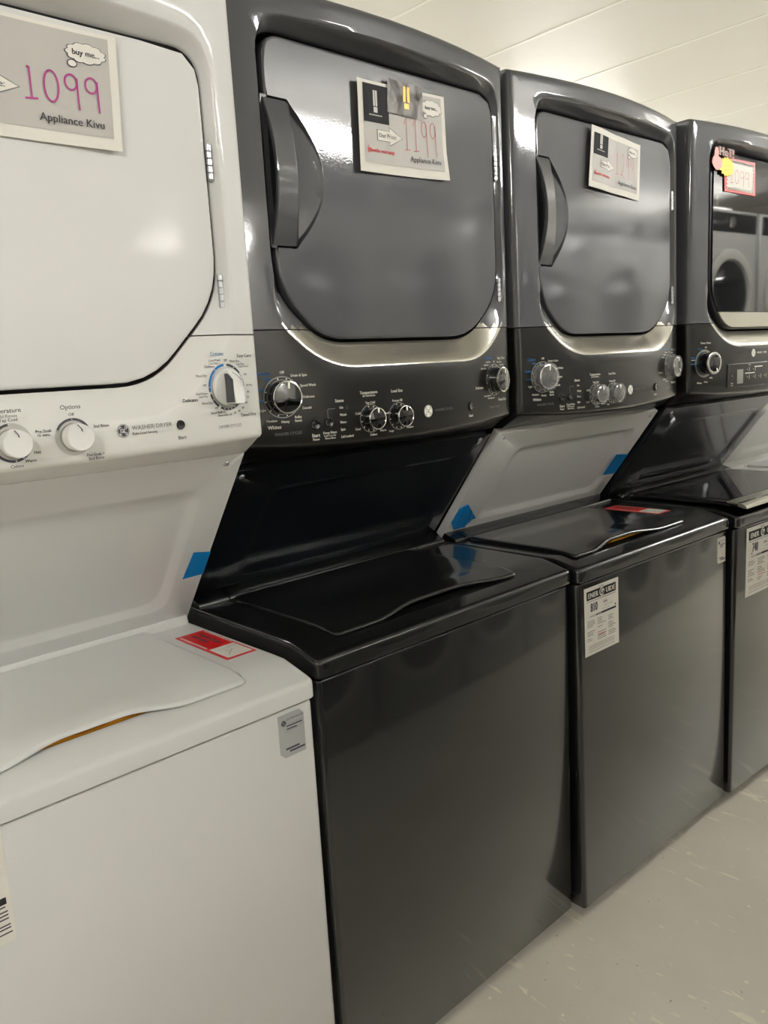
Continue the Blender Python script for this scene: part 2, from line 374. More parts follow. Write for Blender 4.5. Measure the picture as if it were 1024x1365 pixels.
def door_outline(u, d=0.0, n=8, seg=10):
    D = u.door
    P = [(D['xl']-d, D['zt']+d), (D['xr']+d, D['zt']+d), (D['xr']+d, D['zb']+D['cz']-d*0.4), (D['xr']-D['cx']+d*0.4, D['zb']-d), (D['xl']+D['cx']-d*0.4, D['zb']-d), (D['xl']-d, D['zb']+D['cz']-d*0.4)]
    return rpoly(P, [0.042, 0.042, 0.055, 0.05, 0.05, 0.055], n, seg)
def dryer_shell(u, root):
    inner = door_outline(u); N = normals2(inner)
    P = [(0, u.ztop), (W, u.ztop), (W, 1.30), (W, u.zc), (0, u.zc), (0, 1.30)]
    outer = rpoly(P, [0.012, 0.012, 0.08, 0.01, 0.01, 0.08], 8, 10)
    sag = lambda x: u.sag*(1-((x-W/2)/(W/2))**2)
    outer = [(x, z - (sag(x) if z < 1.2 else 0)*1.0) for x, z in outer]
    ON = normals2(outer)
    yf = lambda x: u.yd - bow(x)
    wid = [0.010+0.034*sstep(0.15, 0.75, -n[1])+0.008*sstep(0.5, 0.9, n[1]) for n in N]
    rings = [[(x, u.yp+0.05, z) for x, z in inner]]
    rings.append([(x, u.yp+0.006, z) for x, z in inner])
    prof = [(0.0, 0.0), (0.10, 0.12), (0.55, 0.62), (0.78, 0.86), (0.9, 0.96), (1.0, 1.0)]
    for t, sfr in prof:
        r = []
        for i, (x, z) in enumerate(inner):
            X = x+N[i][0]*wid[i]*t; Z = z+N[i][1]*wid[i]*t
            y0 = u.yp+0.002; r.append((X, y0+(yf(X)-y0)*sfr, Z))
        rings.append(r)
    last = rings[-1]; R = 0.011
    rt = [R + (0.006*sstep(0.6, 0.95, n[1])) for n in ON]
    out_in = [(o[0]-n[0]*rt[i], o[1]-n[1]*rt[i]) for i, (o, n) in enumerate(zip(outer, ON))]
    for k in (0.25, 0.5, 0.75, 1.0):
        r = []
        for i in range(len(inner)):
            X = last[i][0]*(1-k)+out_in[i][0]*k; Z = last[i][2]*(1-k)+out_in[i][1]*k
            r.append((X, yf(X), Z))
        rings.append(r)
    for a in (0.4, 0.8, 1.2, PI/2):
        r = []
        for i in range(len(inner)):
            X = out_in[i][0]+ON[i][0]*rt[i]*math.sin(a); Z = out_in[i][1]+ON[i][1]*rt[i]*math.sin(a)
            r.append((X, yf(X)+rt[i]*(1-math.cos(a)), Z))
        rings.append(r)
    e = rings[-1]
    def wb(i): return sstep(0.4, 0.8, -ON[i][1])
    r = []
    for i, p in enumerate(e):
        w_ = wb(i)
        r.append((p[0], p[1]*(1-w_)+(u.yd+u.chy)*w_ + (1-w_)*0.01, p[2]*(1-w_)+u.chz*w_))
    rings.append(r)
    rings.append([(p[0], u.yd+u.chy+0.03, p[2]) for p in r])
    rings.append([(p[0], DEPTH, p[2]) for p in r])
    mb = MB(); mb.mi(u.dry); mb.loft(rings[:2], u.gap, True, False); VV = mb.loft(rings[1:], u.dry, False, True)  # door gap wall coloured dark for the shade deep inside it
    if u.scoop:
        idx = {}
        for k_, row in enumerate(VV[:7]):
            for i_, v_ in enumerate(row): idx[v_] = (k_, i_)
        kk = mb.mi(M['scoop'])
        for f_ in mb.bm.faces:
            if all(v_ in idx for v_ in f_.verts) and max(v_.co.z for v_ in f_.verts) < u.zs+0.012 and all(N[idx[v_][1]][1] < -0.25 for v_ in f_.verts) and min(idx[v_][0] for v_ in f_.verts) >= 1: f_.material_index = kk
    bmesh.ops.remove_doubles(mb.bm, verts=mb.bm.verts, dist=1e-6)
    # split at the seam
    def cut(keep_upper):
        b = mb.bm.copy()
        zz = u.zs+(0.0009 if keep_upper else -0.0009)
        g = list(b.verts)+list(b.edges)+list(b.faces)
        bmesh.ops.bisect_plane(b, geom=g, plane_co=(0, 0, zz), plane_no=(0, 0, 1), clear_inner=keep_upper, clear_outer=not keep_upper)
        m2 = MB(); m2.bm.free(); m2.bm = b; m2.mats = [u.dry if keep_upper else u.con, u.gap, M['scoop']]; return m2
    up = cut(True).build('dryer_cabinet', u.dry, root, angle=40)
    con = cut(False).build('console', u.con, root, angle=40)
    mb.bm.free()
    return up, con

def star(pts, c, angs):
    out = []
    for a in angs:
        d = Vector((math.cos(a), math.sin(a))); best = None
        for i in range(len(pts)):
            p = Vector(pts[i])-Vector(c); q = Vector(pts[(i+1) % len(pts)])-Vector(c); e = q-p
            den = d.x*e.y-d.y*e.x
            if abs(den) < 1e-12: continue
            t = (p.x*e.y-p.y*e.x)/den; s_ = (p.x*d.y-p.y*d.x)/den
            if t > 0 and -1e-6 <= s_ <= 1+1e-6 and (best is None or t > best): best = t
        out.append((c[0]+d.x*best, c[1]+d.y*best))
    return out
def dryer_door(u, root, dish=True, glass=False):
    base = [(x+0.005*(1-sstep(u.door['xl'], u.door['xl']+0.1, x)), z) for x, z in door_outline(u, -0.005, 8, 6)]
    y0 = u.yp-0.004 if not glass else u.yp-0.012
    mb = MB()
    if dish:
        hx0, hx1, hz0, hz1 = 0.079, 0.131, 1.470, 1.700
        D = [(hx0, hz1), (hx1, hz1)] + [(hx1+0.067*math.sin(PI*t)**0.85, hz1-0.004-(hz1-hz0-0.008)*t) for t in [i/24 for i in range(1, 24)]] + [(hx1, hz0), (hx0, hz0)]
        c = (0.118, 1.585); n = 160; A = [2*PI*i/n+0.003 for i in range(n)]
        # make sure the corners of the door outline survive
        ob = star(base, c, A); ib = star(D, c, A)
        rows = []
        for o, dy in ((0.0, 0.022), (0.0, 0.005), (0.0013, 0.0015), (0.004, 0.0), (0.0055, 0.0)):
            rr = star(offset(base, -o), c, A); rows.append([(x, y0+dy, z) for x, z in rr])
        dep = lambda x: 0.0009+0.024*max(0, 1-(x-hx0)/0.118)**1.1
        rows.append([(c[0]+(x-c[0])*1.015, y0, c[1]+(z-c[1])*1.015) for x, z in ib])
        rows.append([(x, y0, z) for x, z in ib])
        for k in (0.97, 0.8, 0.6, 0.4, 0.2, 0.05):
            rows.append([(c[0]+(x-c[0])*k, y0+dep(c[0]+(x-c[0])*k), c[1]+(z-c[1])*k) for x, z in ib])
        mb.loft(rows, u.dry, True, True)
        door = mb.build('dryer_door', u.dry, root, angle=30)
        # bowed grip bar over the pocket
        mb = MB(); n = 24; rg = []
        for i in range(n+1):
            t = i/n; z = hz1-0.004-(hz1-hz0-0.008)*t; b = math.sin(PI*t)**0.8
            yl = y0+0.001-0.030*b; yr = y0+0.001-0.017*b; xl = hx0+0.003; xr = hx1-0.001
            rg.append([(xl, yl, z), (xl+0.0015, yl-0.0015, z), (xr-0.0015, yr-0.0015, z), (xr, yr, z), (xr, yr+0.007, z), (xr-0.02, (yl+yr)/2+0.012, z), (xl+0.004, yl+0.012, z), (xl, yl+0.006, z)])
        mb.loft(rg, None, True, True); mb.build('door_handle', M['graphite'] if u.dry is M['graphite'] else u.dry, door, angle=25)
        mb = MB(); mb.loft([[(hx0+0.002, y0+0.03, z), (hx1+0.002, y0+0.022, z), (hx1+0.002, y0-0.001-0.012*math.sin(PI*t), z), (hx0+0.014, y0-0.001-0.012*math.sin(PI*t), z)] for t, z in [(i/10, hz1-0.006-(hz1-hz0-0.012)*i/10) for i in range(11)]], None, True, True)
        mb.build('handle_pocket', M['black_plastic'], door, angle=30)
    else:
        rows = [[(x, y0+dy, z) for x, z in offset(base, -o)] for o, dy in ((0.0, 0.024), (0.0, 0.005), (0.0013, 0.0015), (0.004, 0.0))]
        mb.loft(rows, None, True, True)
        door = mb.build('dryer_door', M['black_plastic'] if glass else u.dry, root, angle=30)
        if glass:
            ins = offset(base, -0.006)
            zb = u.door['zb']+0.052
            def clip(pts, low):
                out = []
                for i in range(len(pts)):
                    a, b = pts[i], pts[(i+1) % len(pts)]
                    ka = (a[1] < zb) == low; kb = (b[1] < zb) == low
                    if ka: out.append(a)
                    if ka != kb:
                        t = (zb-a[1])/(b[1]-a[1]); out.append((a[0]+(b[0]-a[0])*t, zb))
                return out
            for low, nm, m_, yy in ((False, 'door_glass', M['black_glass'], -0.004), (True, 'door_trim', M['steel'], -0.004)):
                ps = clip(ins, low); mb = MB()
                mb.loft([[(x, y0, z) for x, z in ps], [(x, y0+yy+0.001, z) for x, z in ps], [(x, y0+yy, z) for x, z in offset(ps, -0.002)]], None, False, True)
                o = mb.build(nm, m_, door, smooth=False)
                if not low: o['label'] = 'glossy black glass'
                else: o['label'] = 'pale metallic strip'
    # hinges on the right edge
    for zc in (1.655 + (u.door['zt']-1.797), 1.417 + (u.door['zt']-1.797)*0.2):
        if glass: break
        mb = MB(); x = u.door['xr']-0.0015; y = u.yp-0.0055
        k = 5; h = 0.046
        for i in range(k):
            a = zc-h/2+h*i/k; mb.lathe((x, y, a+0.0005), (0, 0, 1), [(0.0036, 0), (0.0042, 0.0006), (0.0042, h/k-0.0016), (0.0036, h/k-0.001)], None, 12)
        mb.lathe((x, y, zc-h/2-0.001), (0, 0, 1), [(0.002, 0), (0.002, h+0.002)], None, 8)
        mb.build('hinge', M['zinc'], door, angle=40)
    return door

def face_fn(u, off=0.0006):
    return lambda x, z: (x, u.yd-bow(x)-off, z)
def face_frame(u, x):
    """origin, outward normal of the console face at x"""
    s = 2*BOW*(x-W/2)/(W/2)**2     # dy/dx
    n = Vector((s, -1, 0)).normalized(); t = Vector((1, s, 0)).normalized()
    return n, t
def dark_knob(u, root, x, z, r, name, prot=0.021, wrap=False, ring=None, ang=0.15):
    n, t = face_frame(u, x); c = Vector((x, u.yd-bow(x), z))
    mb = MB()
    mb.lathe(c, n, [(r*1.02, -0.002), (r*1.02, 0.003), (r*0.99, 0.004), (r*0.97, prot-0.004)], M['black_gloss'], 40)
    mb.lathe(c, n, [(r*0.97, prot-0.004), (r*1.0, prot-0.003), (r*0.99, prot-0.0005), (r*0.93, prot), (r*0.90, prot-0.0006)], M['chrome'], 40)
    mb.lathe(c, n, [(r*0.91, prot-0.001), (r*0.88, prot), (r*0.5, prot+0.0012), (0.00001, prot+0.0016)], M['black_gloss'], 40)
    k = mb.build(name, None, root, angle=30)
    mb = MB(); up = Vector((0, 0, 1)); d = (up*math.cos(ang)+t*math.sin(ang)).normalized(); s_ = d.cross(n).normalized()
    p = c+n*(prot+0.0013)
    a, b = r*0.52, r*0.92; w = 0.0013+0.0004
    q = [p+d*a-s_*w, p+d*a+s_*w, p+d*b+s_*w, p+d*b-s_*w]
    mb.loft([q, [v-n*0.003 for v in q]], None, True, True); mb.build('pointer', M['print_white'], k, smooth=False)
    if ring:
        pr = Print(lambda a_, b_: tuple(c+n*0.0007+t*a_+up*b_))
        pr.ring(0, 0, ring-0.0012, ring, M['ring_silver']); pr.ring(0, 0, ring-0.0062, ring-0.0054, M['ring_silver'])
        for i in range(12):
            a_ = 2*PI*i/12+0.2; pr.disc((ring-0.0033)*math.cos(a_), (ring-0.0033)*math.sin(a_), 0.0012, M['print_white'] if i != 4 else M['print_blue'], 8)
        pr.build('dial_ring', k)
    if wrap:
        mb = MB(); n_ = 28; rr = []
        rnd = random.Random(int(x*1000))
        prof = [(ring*1.02, 0.001), (ring*0.98, 0.008), (r*1.14, prot*0.7), (r*1.10, prot+0.002), (r*0.7, prot+0.0045), (0.0005, prot+0.004)]
        for k_, (ra, h) in enumerate(prof):
            rr.append([c+n*(h+rnd.uniform(-0.0012, 0.0012))+(t*math.cos(2*PI*i/n_)+up*math.sin(2*PI*i/n_))*ra*(1+rnd.uniform(-0.07, 0.07)) for i in range(n_)])
        mb.loft(rr, None, False, False); w_ = mb.build('plastic_wrap', M['film'], k, angle=15); w_['label'] = 'crumpled clear protective film'
    return k
def button(u, root, x, z, r=0.0085, m=None, name='start_button'):
    n, t = face_frame(u, x); c = Vector((x, u.yd-bow(x), z)); mb = MB()
    mb.lathe(c, n, [(r*1.25, -0.001), (r*1.25, 0.0008), (r*1.05, 0.0012), (r*1.02, -0.0005)], M['gap_black'] if u.pr is M['print_white'] else u.con, 24)
    mb.lathe(c, n, [(r, -0.001), (r, 0.003), (r*0.85, 0.0042), (r*0.4, 0.0036), (0.00001, 0.0035)], m or M['black_gloss'], 24)
    return mb.build(name, None, root, angle=40)
def logo(pr, x, z, r, disc, ink):
    pr.disc(x, z, r, ink, 28); pr.ring(x, z, r*0.86, r*0.93, disc)
    # interlaced script monogram in a roundel with four swirls
    for k in range(4):
        a = PI/2*k+PI/4; pr.ring(x+r*0.62*math.cos(a), z+r*0.62*math.sin(a), r*0.10, r*0.20, disc, a-2.2, a+2.2, 12)
    pr.ring(x-r*0.2, z+r*0.02, r*0.20, r*0.29, disc, 0.6, 5.6, 16)
    pr.stroke([(x-r*0.22, z), (x+r*0.02, z), (x+r*0.02, z-r*0.3)], r*0.1, disc)
    pr.ring(x+r*0.26, z+r*0.15, r*0.10, r*0.19, disc, 0.3, 4.6, 12); pr.ring(x+r*0.26, z-r*0.15, r*0.10, r*0.19, disc, 1.6, 6.0, 12)

def dark_controls(u, root, con, film=False):
    f = face_fn(u); pr = Print(f); w = M['print_white']; b = M['print_blue']; g = M['print_grey']
    XL, ZL = 0.068, 1.232
    T = lambda s, x, z, h, m=w, al=0, bold=0.03: pr.text(s, x, z, h, m, al, 0.95, 0, bold)
    T('Off', XL+0.002, ZL+0.040, 0.0062); T('Drain & Spin', XL+0.018, ZL+0.034, 0.0062, w, -1); T('Speed Wash', XL+0.034, ZL+0.017, 0.0062, w, -1)
    T('Delicates', XL+0.038, ZL-0.002, 0.0062, w, -1); T('Casuals', XL+0.035, ZL-0.020, 0.0062, w, -1); T('Bulky', XL+0.026, ZL-0.034, 0.0062); T('Items', XL+0.026, ZL-0.040, 0.0062)
    T('Heavy', XL+0.002, ZL-0.040, 0.0062); T('Medium', XL-0.022, ZL-0.037, 0.0062); T('Light', XL-0.036, ZL-0.019, 0.0062)
    T('Colors', XL-0.030, ZL+0.039, 0.0085, b); T('Light', XL-0.024, ZL+0.031, 0.006, b); T('Medium', XL-0.040, ZL+0.014, 0.006, b); T('Heavy', XL-0.040, ZL-0.003, 0.006, b)
    T('Whites', XL-0.018, ZL-0.048, 0.0085); T('WASHER CYCLES', XL+0.006, ZL-0.060, 0.0068, g, 0, 0)
    T('Start', 0.125, 1.164, 0.0085); T('Pause', 0.125, 1.1575, 0.006); T('Deep Rinse', 0.153, 1.1665, 0.0062); T('hold 3 sec for', 0.153, 1.1615, 0.0045); T('Warm Rinse', 0.153, 1.157, 0.0045)
    T('Status', 0.176, 1.219, 0.0078)
    for i, s in enumerate(('On', 'Wash', 'Rinse', 'Spin', 'Lid Locked')):
        T(s, 0.1755, 1.207-0.0125*i, 0.0062, w, -1); pr.disc(0.1695, 1.207-0.0125*i, 0.0018, M['gap_black'], 10)
    pr.stroke([(0.151, 1.190), (0.151, 1.2055), (0.1525, 1.2065), (0.166, 1.2065)], 0.0009, g)
    T('Temperature', 0.240, 1.229, 0.0078); T('all Cold Rinses', 0.240, 1.2235, 0.005); T('Tap Cold', 0.242, 1.211, 0.006)
    T('Cold', 0.2135, 1.194, 0.006); T('Cool', 0.2115, 1.167, 0.006); T('Colors', 0.246, 1.1545, 0.006); T('Warm', 0.268, 1.160, 0.006)
    T('Load Size', 0.306, 1.228, 0.0078); T('Precise Fill', 0.306, 1.2105, 0.006); T('Small', 0.279, 1.190, 0.0055); T('Large', 0.288, 1.157, 0.0055); T('Medium', 0.335, 1.160, 0.0055)
    logo(pr, 0.386, 1.185, 0.0115, g, w)
    T('WASHER', 0.4185, 1.185, 0.0075, g, 0, 0.01); pr.bar(0.4335, 1.1805, 0.4341, 1.1895, g); T('DRYER', 0.4475, 1.185, 0.0075, g, 0, 0.01)
    T('Start', 0.518, 1.166, 0.0078)
    XR, ZR = 0.609, 1.233
    T('Cottons', XR-0.020, ZR+0.045, 0.008, b); T('Easy Care', XR+0.030, ZR+0.044, 0.008, w); T('Delicates', XR-0.058, ZR-0.014, 0.008); T('Timed Dry', XR+0.030, ZR-0.042, 0.008)
    T('Less Dry', XR-0.022, ZR+0.037, 0.005); T('Optimum', XR-0.030, ZR+0.031, 0.005); T('More Dry', XR-0.040, ZR+0.024, 0.005); T('More Dry', XR+0.022, ZR+0.036, 0.005); T('Less Dry', XR+0.032, ZR+0.030, 0.005)
    T('Dewrinkle 20', XR-0.014, ZR-0.037, 0.005); T('Quick Fluff 10', XR-0.028, ZR-0.032, 0.005); T('Off', XR, ZR+0.037, 0.005)
    T('DRYER CYCLES', XR-0.001, ZR-0.056, 0.0062, g, 0, 0)
    leg = pr.build('printed_legend', con)
    dark_knob(u, root, XL, ZL, 0.0268, 'washer_dial', 0.022, film, 0.0338, 0.12)
    dark_knob(u, root, 0.242, 1.1835, 0.0192, 'temperature_knob', 0.021, film, 0.0248, 0.1)
    dark_knob(u, root, 0.308, 1.1825, 0.0192, 'load_size_knob', 0.021, film, 0.0248, 0.1)
    dark_knob(u, root, XR, ZR, 0.0255, 'dryer_dial', 0.024, film, 0.0325, 0.3)
    button(u, root, 0.125, 1.1825); button(u, root, 0.152, 1.1835, 0.0075, None, 'deep_rinse_button'); button(u, root, 0.518, 1.1845)

def panel_controls(u, root, con):
    f = face_fn(u); w = M['print_white']; b = M['print_blue']; g = M['print_grey']; pr = Print(f)
    XL, ZL = 0.058, 1.233
    T = lambda s, x, z, h, m=w, al=0, bold=0.03: pr.text(s, x, z, h, m, al, 0.95, 0, bold)
    T('Power Steam', XL+0.006, ZL+0.055, 0.008); T('Colors', XL-0.018, ZL+0.040, 0.0065, b); T('Off', XL+0.006, ZL+0.043, 0.006)
    pr.bar(XL-0.052, ZL+0.016, XL-0.036, ZL+0.018, b); pr.bar(XL-0.052, ZL-0.001, XL-0.036, ZL+0.001, b); pr.bar(XL-0.050, ZL+0.010, XL-0.036, ZL+0.0115, w)
    T('Whites', XL-0.018, ZL-0.052, 0.007); T('Heavy', XL+0.008, ZL-0.050, 0.006); T('Bulky', XL+0.030, ZL-0.040, 0.006)
    logo(pr, 0.293, 1.2535, 0.0115, g, w); T('WASHER', 0.328, 1.2535, 0.0078, w); T('DRYER', 0.362, 1.2535, 0.0078, w)
    leg = pr.build('printed_legend', con)
    # recessed touch panel: dark glossy plate with rounded corners, buttons and a small window
    p2 = Print(face_fn(u, 0.0022)); base = rrect(0.158, 1.160, 0.560, 1.226, 0.006, 4, 14)
    mb = MB()
    rows = [[(x, u.yd-bow(x)+dy, z) for x, z in offset(base, -o)] for o, dy in ((0, 0.001), (0, -0.0012), (0.0012, -0.0018))]
    mb.loft(rows); V = [mb.bm.verts.new((x, u.yd-bow(x)-0.0018, z)) for x, z in offset(base, -0.0012)]
    xs = sorted(set(round(x, 4) for x, z in base if 0.165 < x < 0.553)); zs0, zs1 = 1.1612, 1.2248
    nn = 24
    for i in range(nn):
        a = 0.1592+(0.5588-0.1592)*i/nn; c_ = 0.1592+(0.5588-0.1592)*(i+1)/nn
        mb.poly([(a, u.yd-bow(a)-0.0018, zs0), (c_, u.yd-bow(c_)-0.0018, zs0), (c_, u.yd-bow(c_)-0.0018, zs1), (a, u.yd-bow(a)-0.0018, zs1)])
    tp = mb.build('touch_panel', M['console_dark'], root, angle=40); tp['label'] = 'flat button panel with indicator lights'
    p2.bar(0.205, 1.1695, 0.236, 1.2095, M['ring_silver'], 3)
    p2.bar(0.246, 1.196, 0.300, 1.1985, w, 4); p2.bar(0.298, 1.2125, 0.345, 1.2155, w, 4)
    for x in (0.258, 0.292, 0.325, 0.36): p2.text('=', x, 1.186, 0.009, w); p2.bar(x+0.010, 1.180, x+0.0115, 1.192, w)
    for x in (0.258, 0.292): p2.text('+', x, 1.207, 0.009, w); p2.bar(x+0.010, 1.202, x+0.0115, 1.214, w)
    p2.text('Start', 0.180, 1.172, 0.006, w); p2.text('Pause', 0.180, 1.166, 0.005, w); p2.text('Auto', 0.27, 1.221, 0.006, w)
    p2.build('panel_marks', tp)
    dark_knob(u, root, XL, ZL, 0.0300, 'cycle_dial', 0.034, False, 0.0375, 2.6)
    k = [c for c in root.children if c.name.startswith('cycle_dial')][0]
    n, t = face_frame(u, XL); c = Vector((XL, u.yd-bow(XL), ZL)); up = Vector((0, 0, 1))
    p3 = Print(lambda a_, b_: tuple(c+n*0.0012+t*a_+up*b_)); p3.ring(0, 0, 0.0325, 0.0378, M['ring_silver']); p3.ring(0, 0, 0.0335, 0.0368, b, PI*0.62, PI*1.15, 20); p3.build('dial_band', k)
    mb = MB(); c = c+n*0.0342
    mb.lathe(c, n, [(0.0290, -0.003), (0.0293, -0.0005), (0.0275, 0.0004), (0.0225, 0.0004), (0.021, -0.0008)], None, 36); mb.build('chrome_rim', M['chrome'], k, angle=40)
    button(u, root, 0.181, 1.1935, 0.0065)

def white_controls(u, root, con):
    f = face_fn(u); pr = Print(f); d = M['print_dark']; g = M['print_grey']; b = M['print_blue']
    T = lambda s, x, z, h, m=d, al=0, bold=0.012: pr.text(s, x, z, h, m, al, 1.0, 0, bold)
    X, Z = 0.614, 1.268
    for a0, a1, m_ in ((92, 190, b), (197, 236, d), (243, 352, d), (0, 28, d), (36, 84, d)):
        pr.ring(X, Z, 0.0290, 0.0325, m_, math.radians(a0+(3 if m_ is b else 0)), math.radians(a1), 24)
    for a in (60, 85, 10, 350, 335, 320, 305, 292, 280, 268, 256, 212, 178, 128, 235, 195, 32):
        pr.disc(X+0.0307*math.cos(math.radians(a)), Z+0.0307*math.sin(math.radians(a)), 0.0009, M['white_plastic'] if a not in (85, 195, 235, 32) else d, 8)
    T('Cottons', X-0.013, Z+0.046, 0.0070, b); T('Easy Care', X+0.037, Z+0.0425, 0.0068); T('Delicates', X-0.065, Z-0.0145, 0.0068); T('Timed Dry', X+0.036, Z-0.0415, 0.0068)
    T('Off', X+0.001, Z+0.037, 0.0045); T('More Dry', X+0.018, Z+0.0355, 0.0045); T('Less Dry', X+0.028, Z+0.031, 0.0042); T('Cool Down', X+0.034, Z+0.0275, 0.0042)
    T('Cool Down', X-0.018, Z+0.0375, 0.0042); T('Less Dry', X-0.0205, Z+0.0335, 0.0042); T('Optimum', X-0.028, Z+0.029, 0.0046); T('More Dry', X-0.043, Z+0.017, 0.0046); T('Off', X-0.0395, Z+0.004, 0.0042)
    T('Cool Down', X-0.045, Z-0.007, 0.0042); T('Less Dry', X-0.043, Z-0.011, 0.0042); T('More Dry', X-0.037, Z-0.0205, 0.0046); T('Off', X-0.022, Z-0.028, 0.0042)
    T('Quick Fluff 10', X-0.020, Z-0.0345, 0.0046); T('Dewrinkle 20', X-0.008, Z-0.0385, 0.0046)
    for s, a, b_ in (('30', 0.011, -0.037), ('40', 0.019, -0.035), ('50', 0.027, -0.031), ('60', 0.034, -0.024), ('70', 0.038, -0.0165), ('80', 0.0395, -0.009), ('90 Min.', 0.043, 0.0005), ('Off', 0.036, 0.016)):
        T(s, X+a, Z+b_, 0.0044)
    T('DRYER CYCLES', X, Z-0.055, 0.0062, g, 0, 0)
    T('Start', 0.530, 1.2055, 0.0070)
    # option and temperature dials
    X2, Z2 = 0.380, 1.2215
    pr.ring(X2, Z2, 0.0, 0.0225, M['ring_grey'], 0, 2*PI, 40)
    X3, Z3 = 0.3085, 1.2215
    pr.ring(X3, Z3, 0.0, 0.0225, M['ring_grey'], 0, 2*PI, 40)
    pr2 = Print(face_fn(u, 0.0009))
    pr2.ring(X2, Z2, 0.0195, 0.0225, d, math.radians(30), math.radians(158), 30); pr2.ring(X3, Z3, 0.0195, 0.0225, d, math.radians(95), math.radians(330), 40)
    for (xx, zz, a) in ((X2, Z2, 90), (X2, Z2, 155), (X3, Z3, 95), (X3, Z3, 275), (X3, Z3, 300), (X3, Z3, 325), (X3, Z3, 160)):
        pr2.disc(xx+0.021*math.cos(math.radians(a)), zz+0.021*math.sin(math.radians(a)), 0.0009, M['white_plastic'], 8)
    T('Options', X2, Z2+0.0355, 0.0076); T('Off', X2, Z2+0.0265, 0.0052); T('2nd Rinse', X2+0.036, Z2+0.010, 0.0052); T('Pre-Soak', X2-0.035, Z2+0.010, 0.0052); T('15 mins.', X2-0.035, Z2+0.0055, 0.0048)
    T('Pre-Soak +', X2+0.025, Z2-0.024, 0.0052); T('2nd Rinse', X2+0.025, Z2-0.0285, 0.0052)
    T('Temperature', X3-0.006, Z3+0.0365, 0.0076); T('all Cold Rinses', X3-0.006, Z3+0.0305, 0.0052, g); T('Tap Cold', X3-0.001, Z3+0.026, 0.0054)
    T('Hot', X3+0.0265, Z3-0.0135, 0.005); T('Warm', X3+0.018, Z3-0.0225, 0.005); T('Colors', X3+0.002, Z3-0.027, 0.0052)
    logo(pr, 0.4445, 1.2225, 0.0085, M['white_plastic'], d)
    T('WASHER', 0.4725, 1.2245, 0.0080, g, 0, 0.0); pr.bar(0.4885, 1.2205, 0.4889, 1.2285, g); T('DRYER', 0.5035, 1.2245, 0.0080, g, 0, 0.0); T('Auto-Load Sensing', 0.4745, 1.2175, 0.0048, d)
    pr.build('printed_legend', con); pr2.build('dial_print', con)
    n, t = face_frame(u, X); up = Vector((0, 0, 1))
    def small(x, z, name, ang):
        n, t = face_frame(u, x); c = Vector((x, u.yd-bow(x), z)); r = 0.0160; mb = MB(); NN = 36; rows = []
        for ra, h in ((r, 0.001), (r, 0.006), (r*1.04, 0.018), (r*1.04, 0.020), (r*1.01, 0.0218), (r*0.96, 0.0225)):
            rows.append([c+n*h+(t*math.cos(2*PI*i/NN)+up*math.sin(2*PI*i/NN))*ra for i in range(NN)])
        # slanted flat at the top of the face that carries the pointer
        for row in rows[2:]:
            for i, p in enumerate(row):
                q = (p-c).dot(up)
                if q > r*0.62: row[i] = p-n*(q-r*0.62)*1.5
        mb.loft(rows, u.knob, True, True); k = mb.build(name, u.knob, root, angle=30)
        mb = MB(); s_ = t*0.0007; tilt = t*-0.12
        a, b2 = c+n*0.0229+up*r*0.42+t*0.0015, c+n*0.0170+up*r*0.93-t*0.001
        mid = c+n*0.0229+up*r*0.64+t*0.0005
        for p, q in ((a, mid), (mid, b2)): mb.poly([p-s_, p+s_, q+s_, q-s_])
        mb.build('pointer', M['print_dark'], k, smooth=False)
        mb = MB(); mb.lathe(c, n, [(r*0.96, 0.0006), (r*1.03, 0.0007), (r*1.03, 0.004), (r*1.0, 0.0045)], None, 36); mb.build('knob_skirt', M['ring_silver'], k)
    small(X2, Z2, 'options_knob', 0); small(X3, Z3, 'temperature_knob', 0)
    small(0.2375, 1.2215, 'load_size_knob', 0)
    # big dryer dial: skirt disc with a raised grip bar, one side of the bar dark
    c = Vector((X, u.yd-bow(X), Z)); mb = MB()
    mb.lathe(c, n, [(0.0262, 0.0), (0.0270, 0.002), (0.0262, 0.006), (0.0250, 0.0072), (0.0001, 0.0085)], u.knob, 44)
    k = mb.build('dryer_dial', None, root, angle=30); k['label'] = 'white dial with raised grip bar'
    # grip bar
    mb = MB(); base = [(-0.0085, -0.0235), (0.0085, -0.0235), (0.0095, -0.016), (0.0095, 0.014), (0.0045, 0.0235), (-0.0055, 0.0235), (-0.0085, 0.018)]
    base = rpoly(base, 0.0022, 4)
    def pt(a, b2, h): return c+n*h+t*a+up*b2
    def hgt(b2): return 0.0265-max(0, (b2-0.010))*1.15
    rows = [[pt(a, b2, 0.006) for a, b2 in base], [pt(a, b2, hgt(b2)-0.0012) for a, b2 in base], [pt(a*0.9, b2*0.97, hgt(b2)) for a, b2 in base]]
    mb.loft(rows, u.knob, False, True); mb.build('grip_bar', u.knob, k, angle=30)
    mb = MB(); mb.loft([[pt(-0.0092, b2, 0.0075), pt(-0.0092, b2, hgt(b2)-0.0022)] for b2 in (-0.0215, -0.01, 0.0, 0.010, 0.0185)], None, closed=False)
    mb.loft([[pt(a, -0.0245, 0.0075), pt(a, -0.0245, 0.0225)] for a in (-0.0090, -0.003, 0.003, 0.0085)], None, closed=False)
    o = mb.build('grip_side', M['white_seam'], k); o['label'] = 'dark grey side of the grip'
    mb = MB(); s_ = t*0.0006
    a, b2, c2 = pt(0.006, 0.0085, 0.0272), pt(0.003, 0.0125, 0.0245), pt(-0.001, 0.0205, 0.0150)
    for p, q in ((a, b2), (b2, c2)): mb.poly([p-s_, p+s_, q+s_, q-s_])
    mb.build('pointer', M['print_dark'], k, smooth=False)
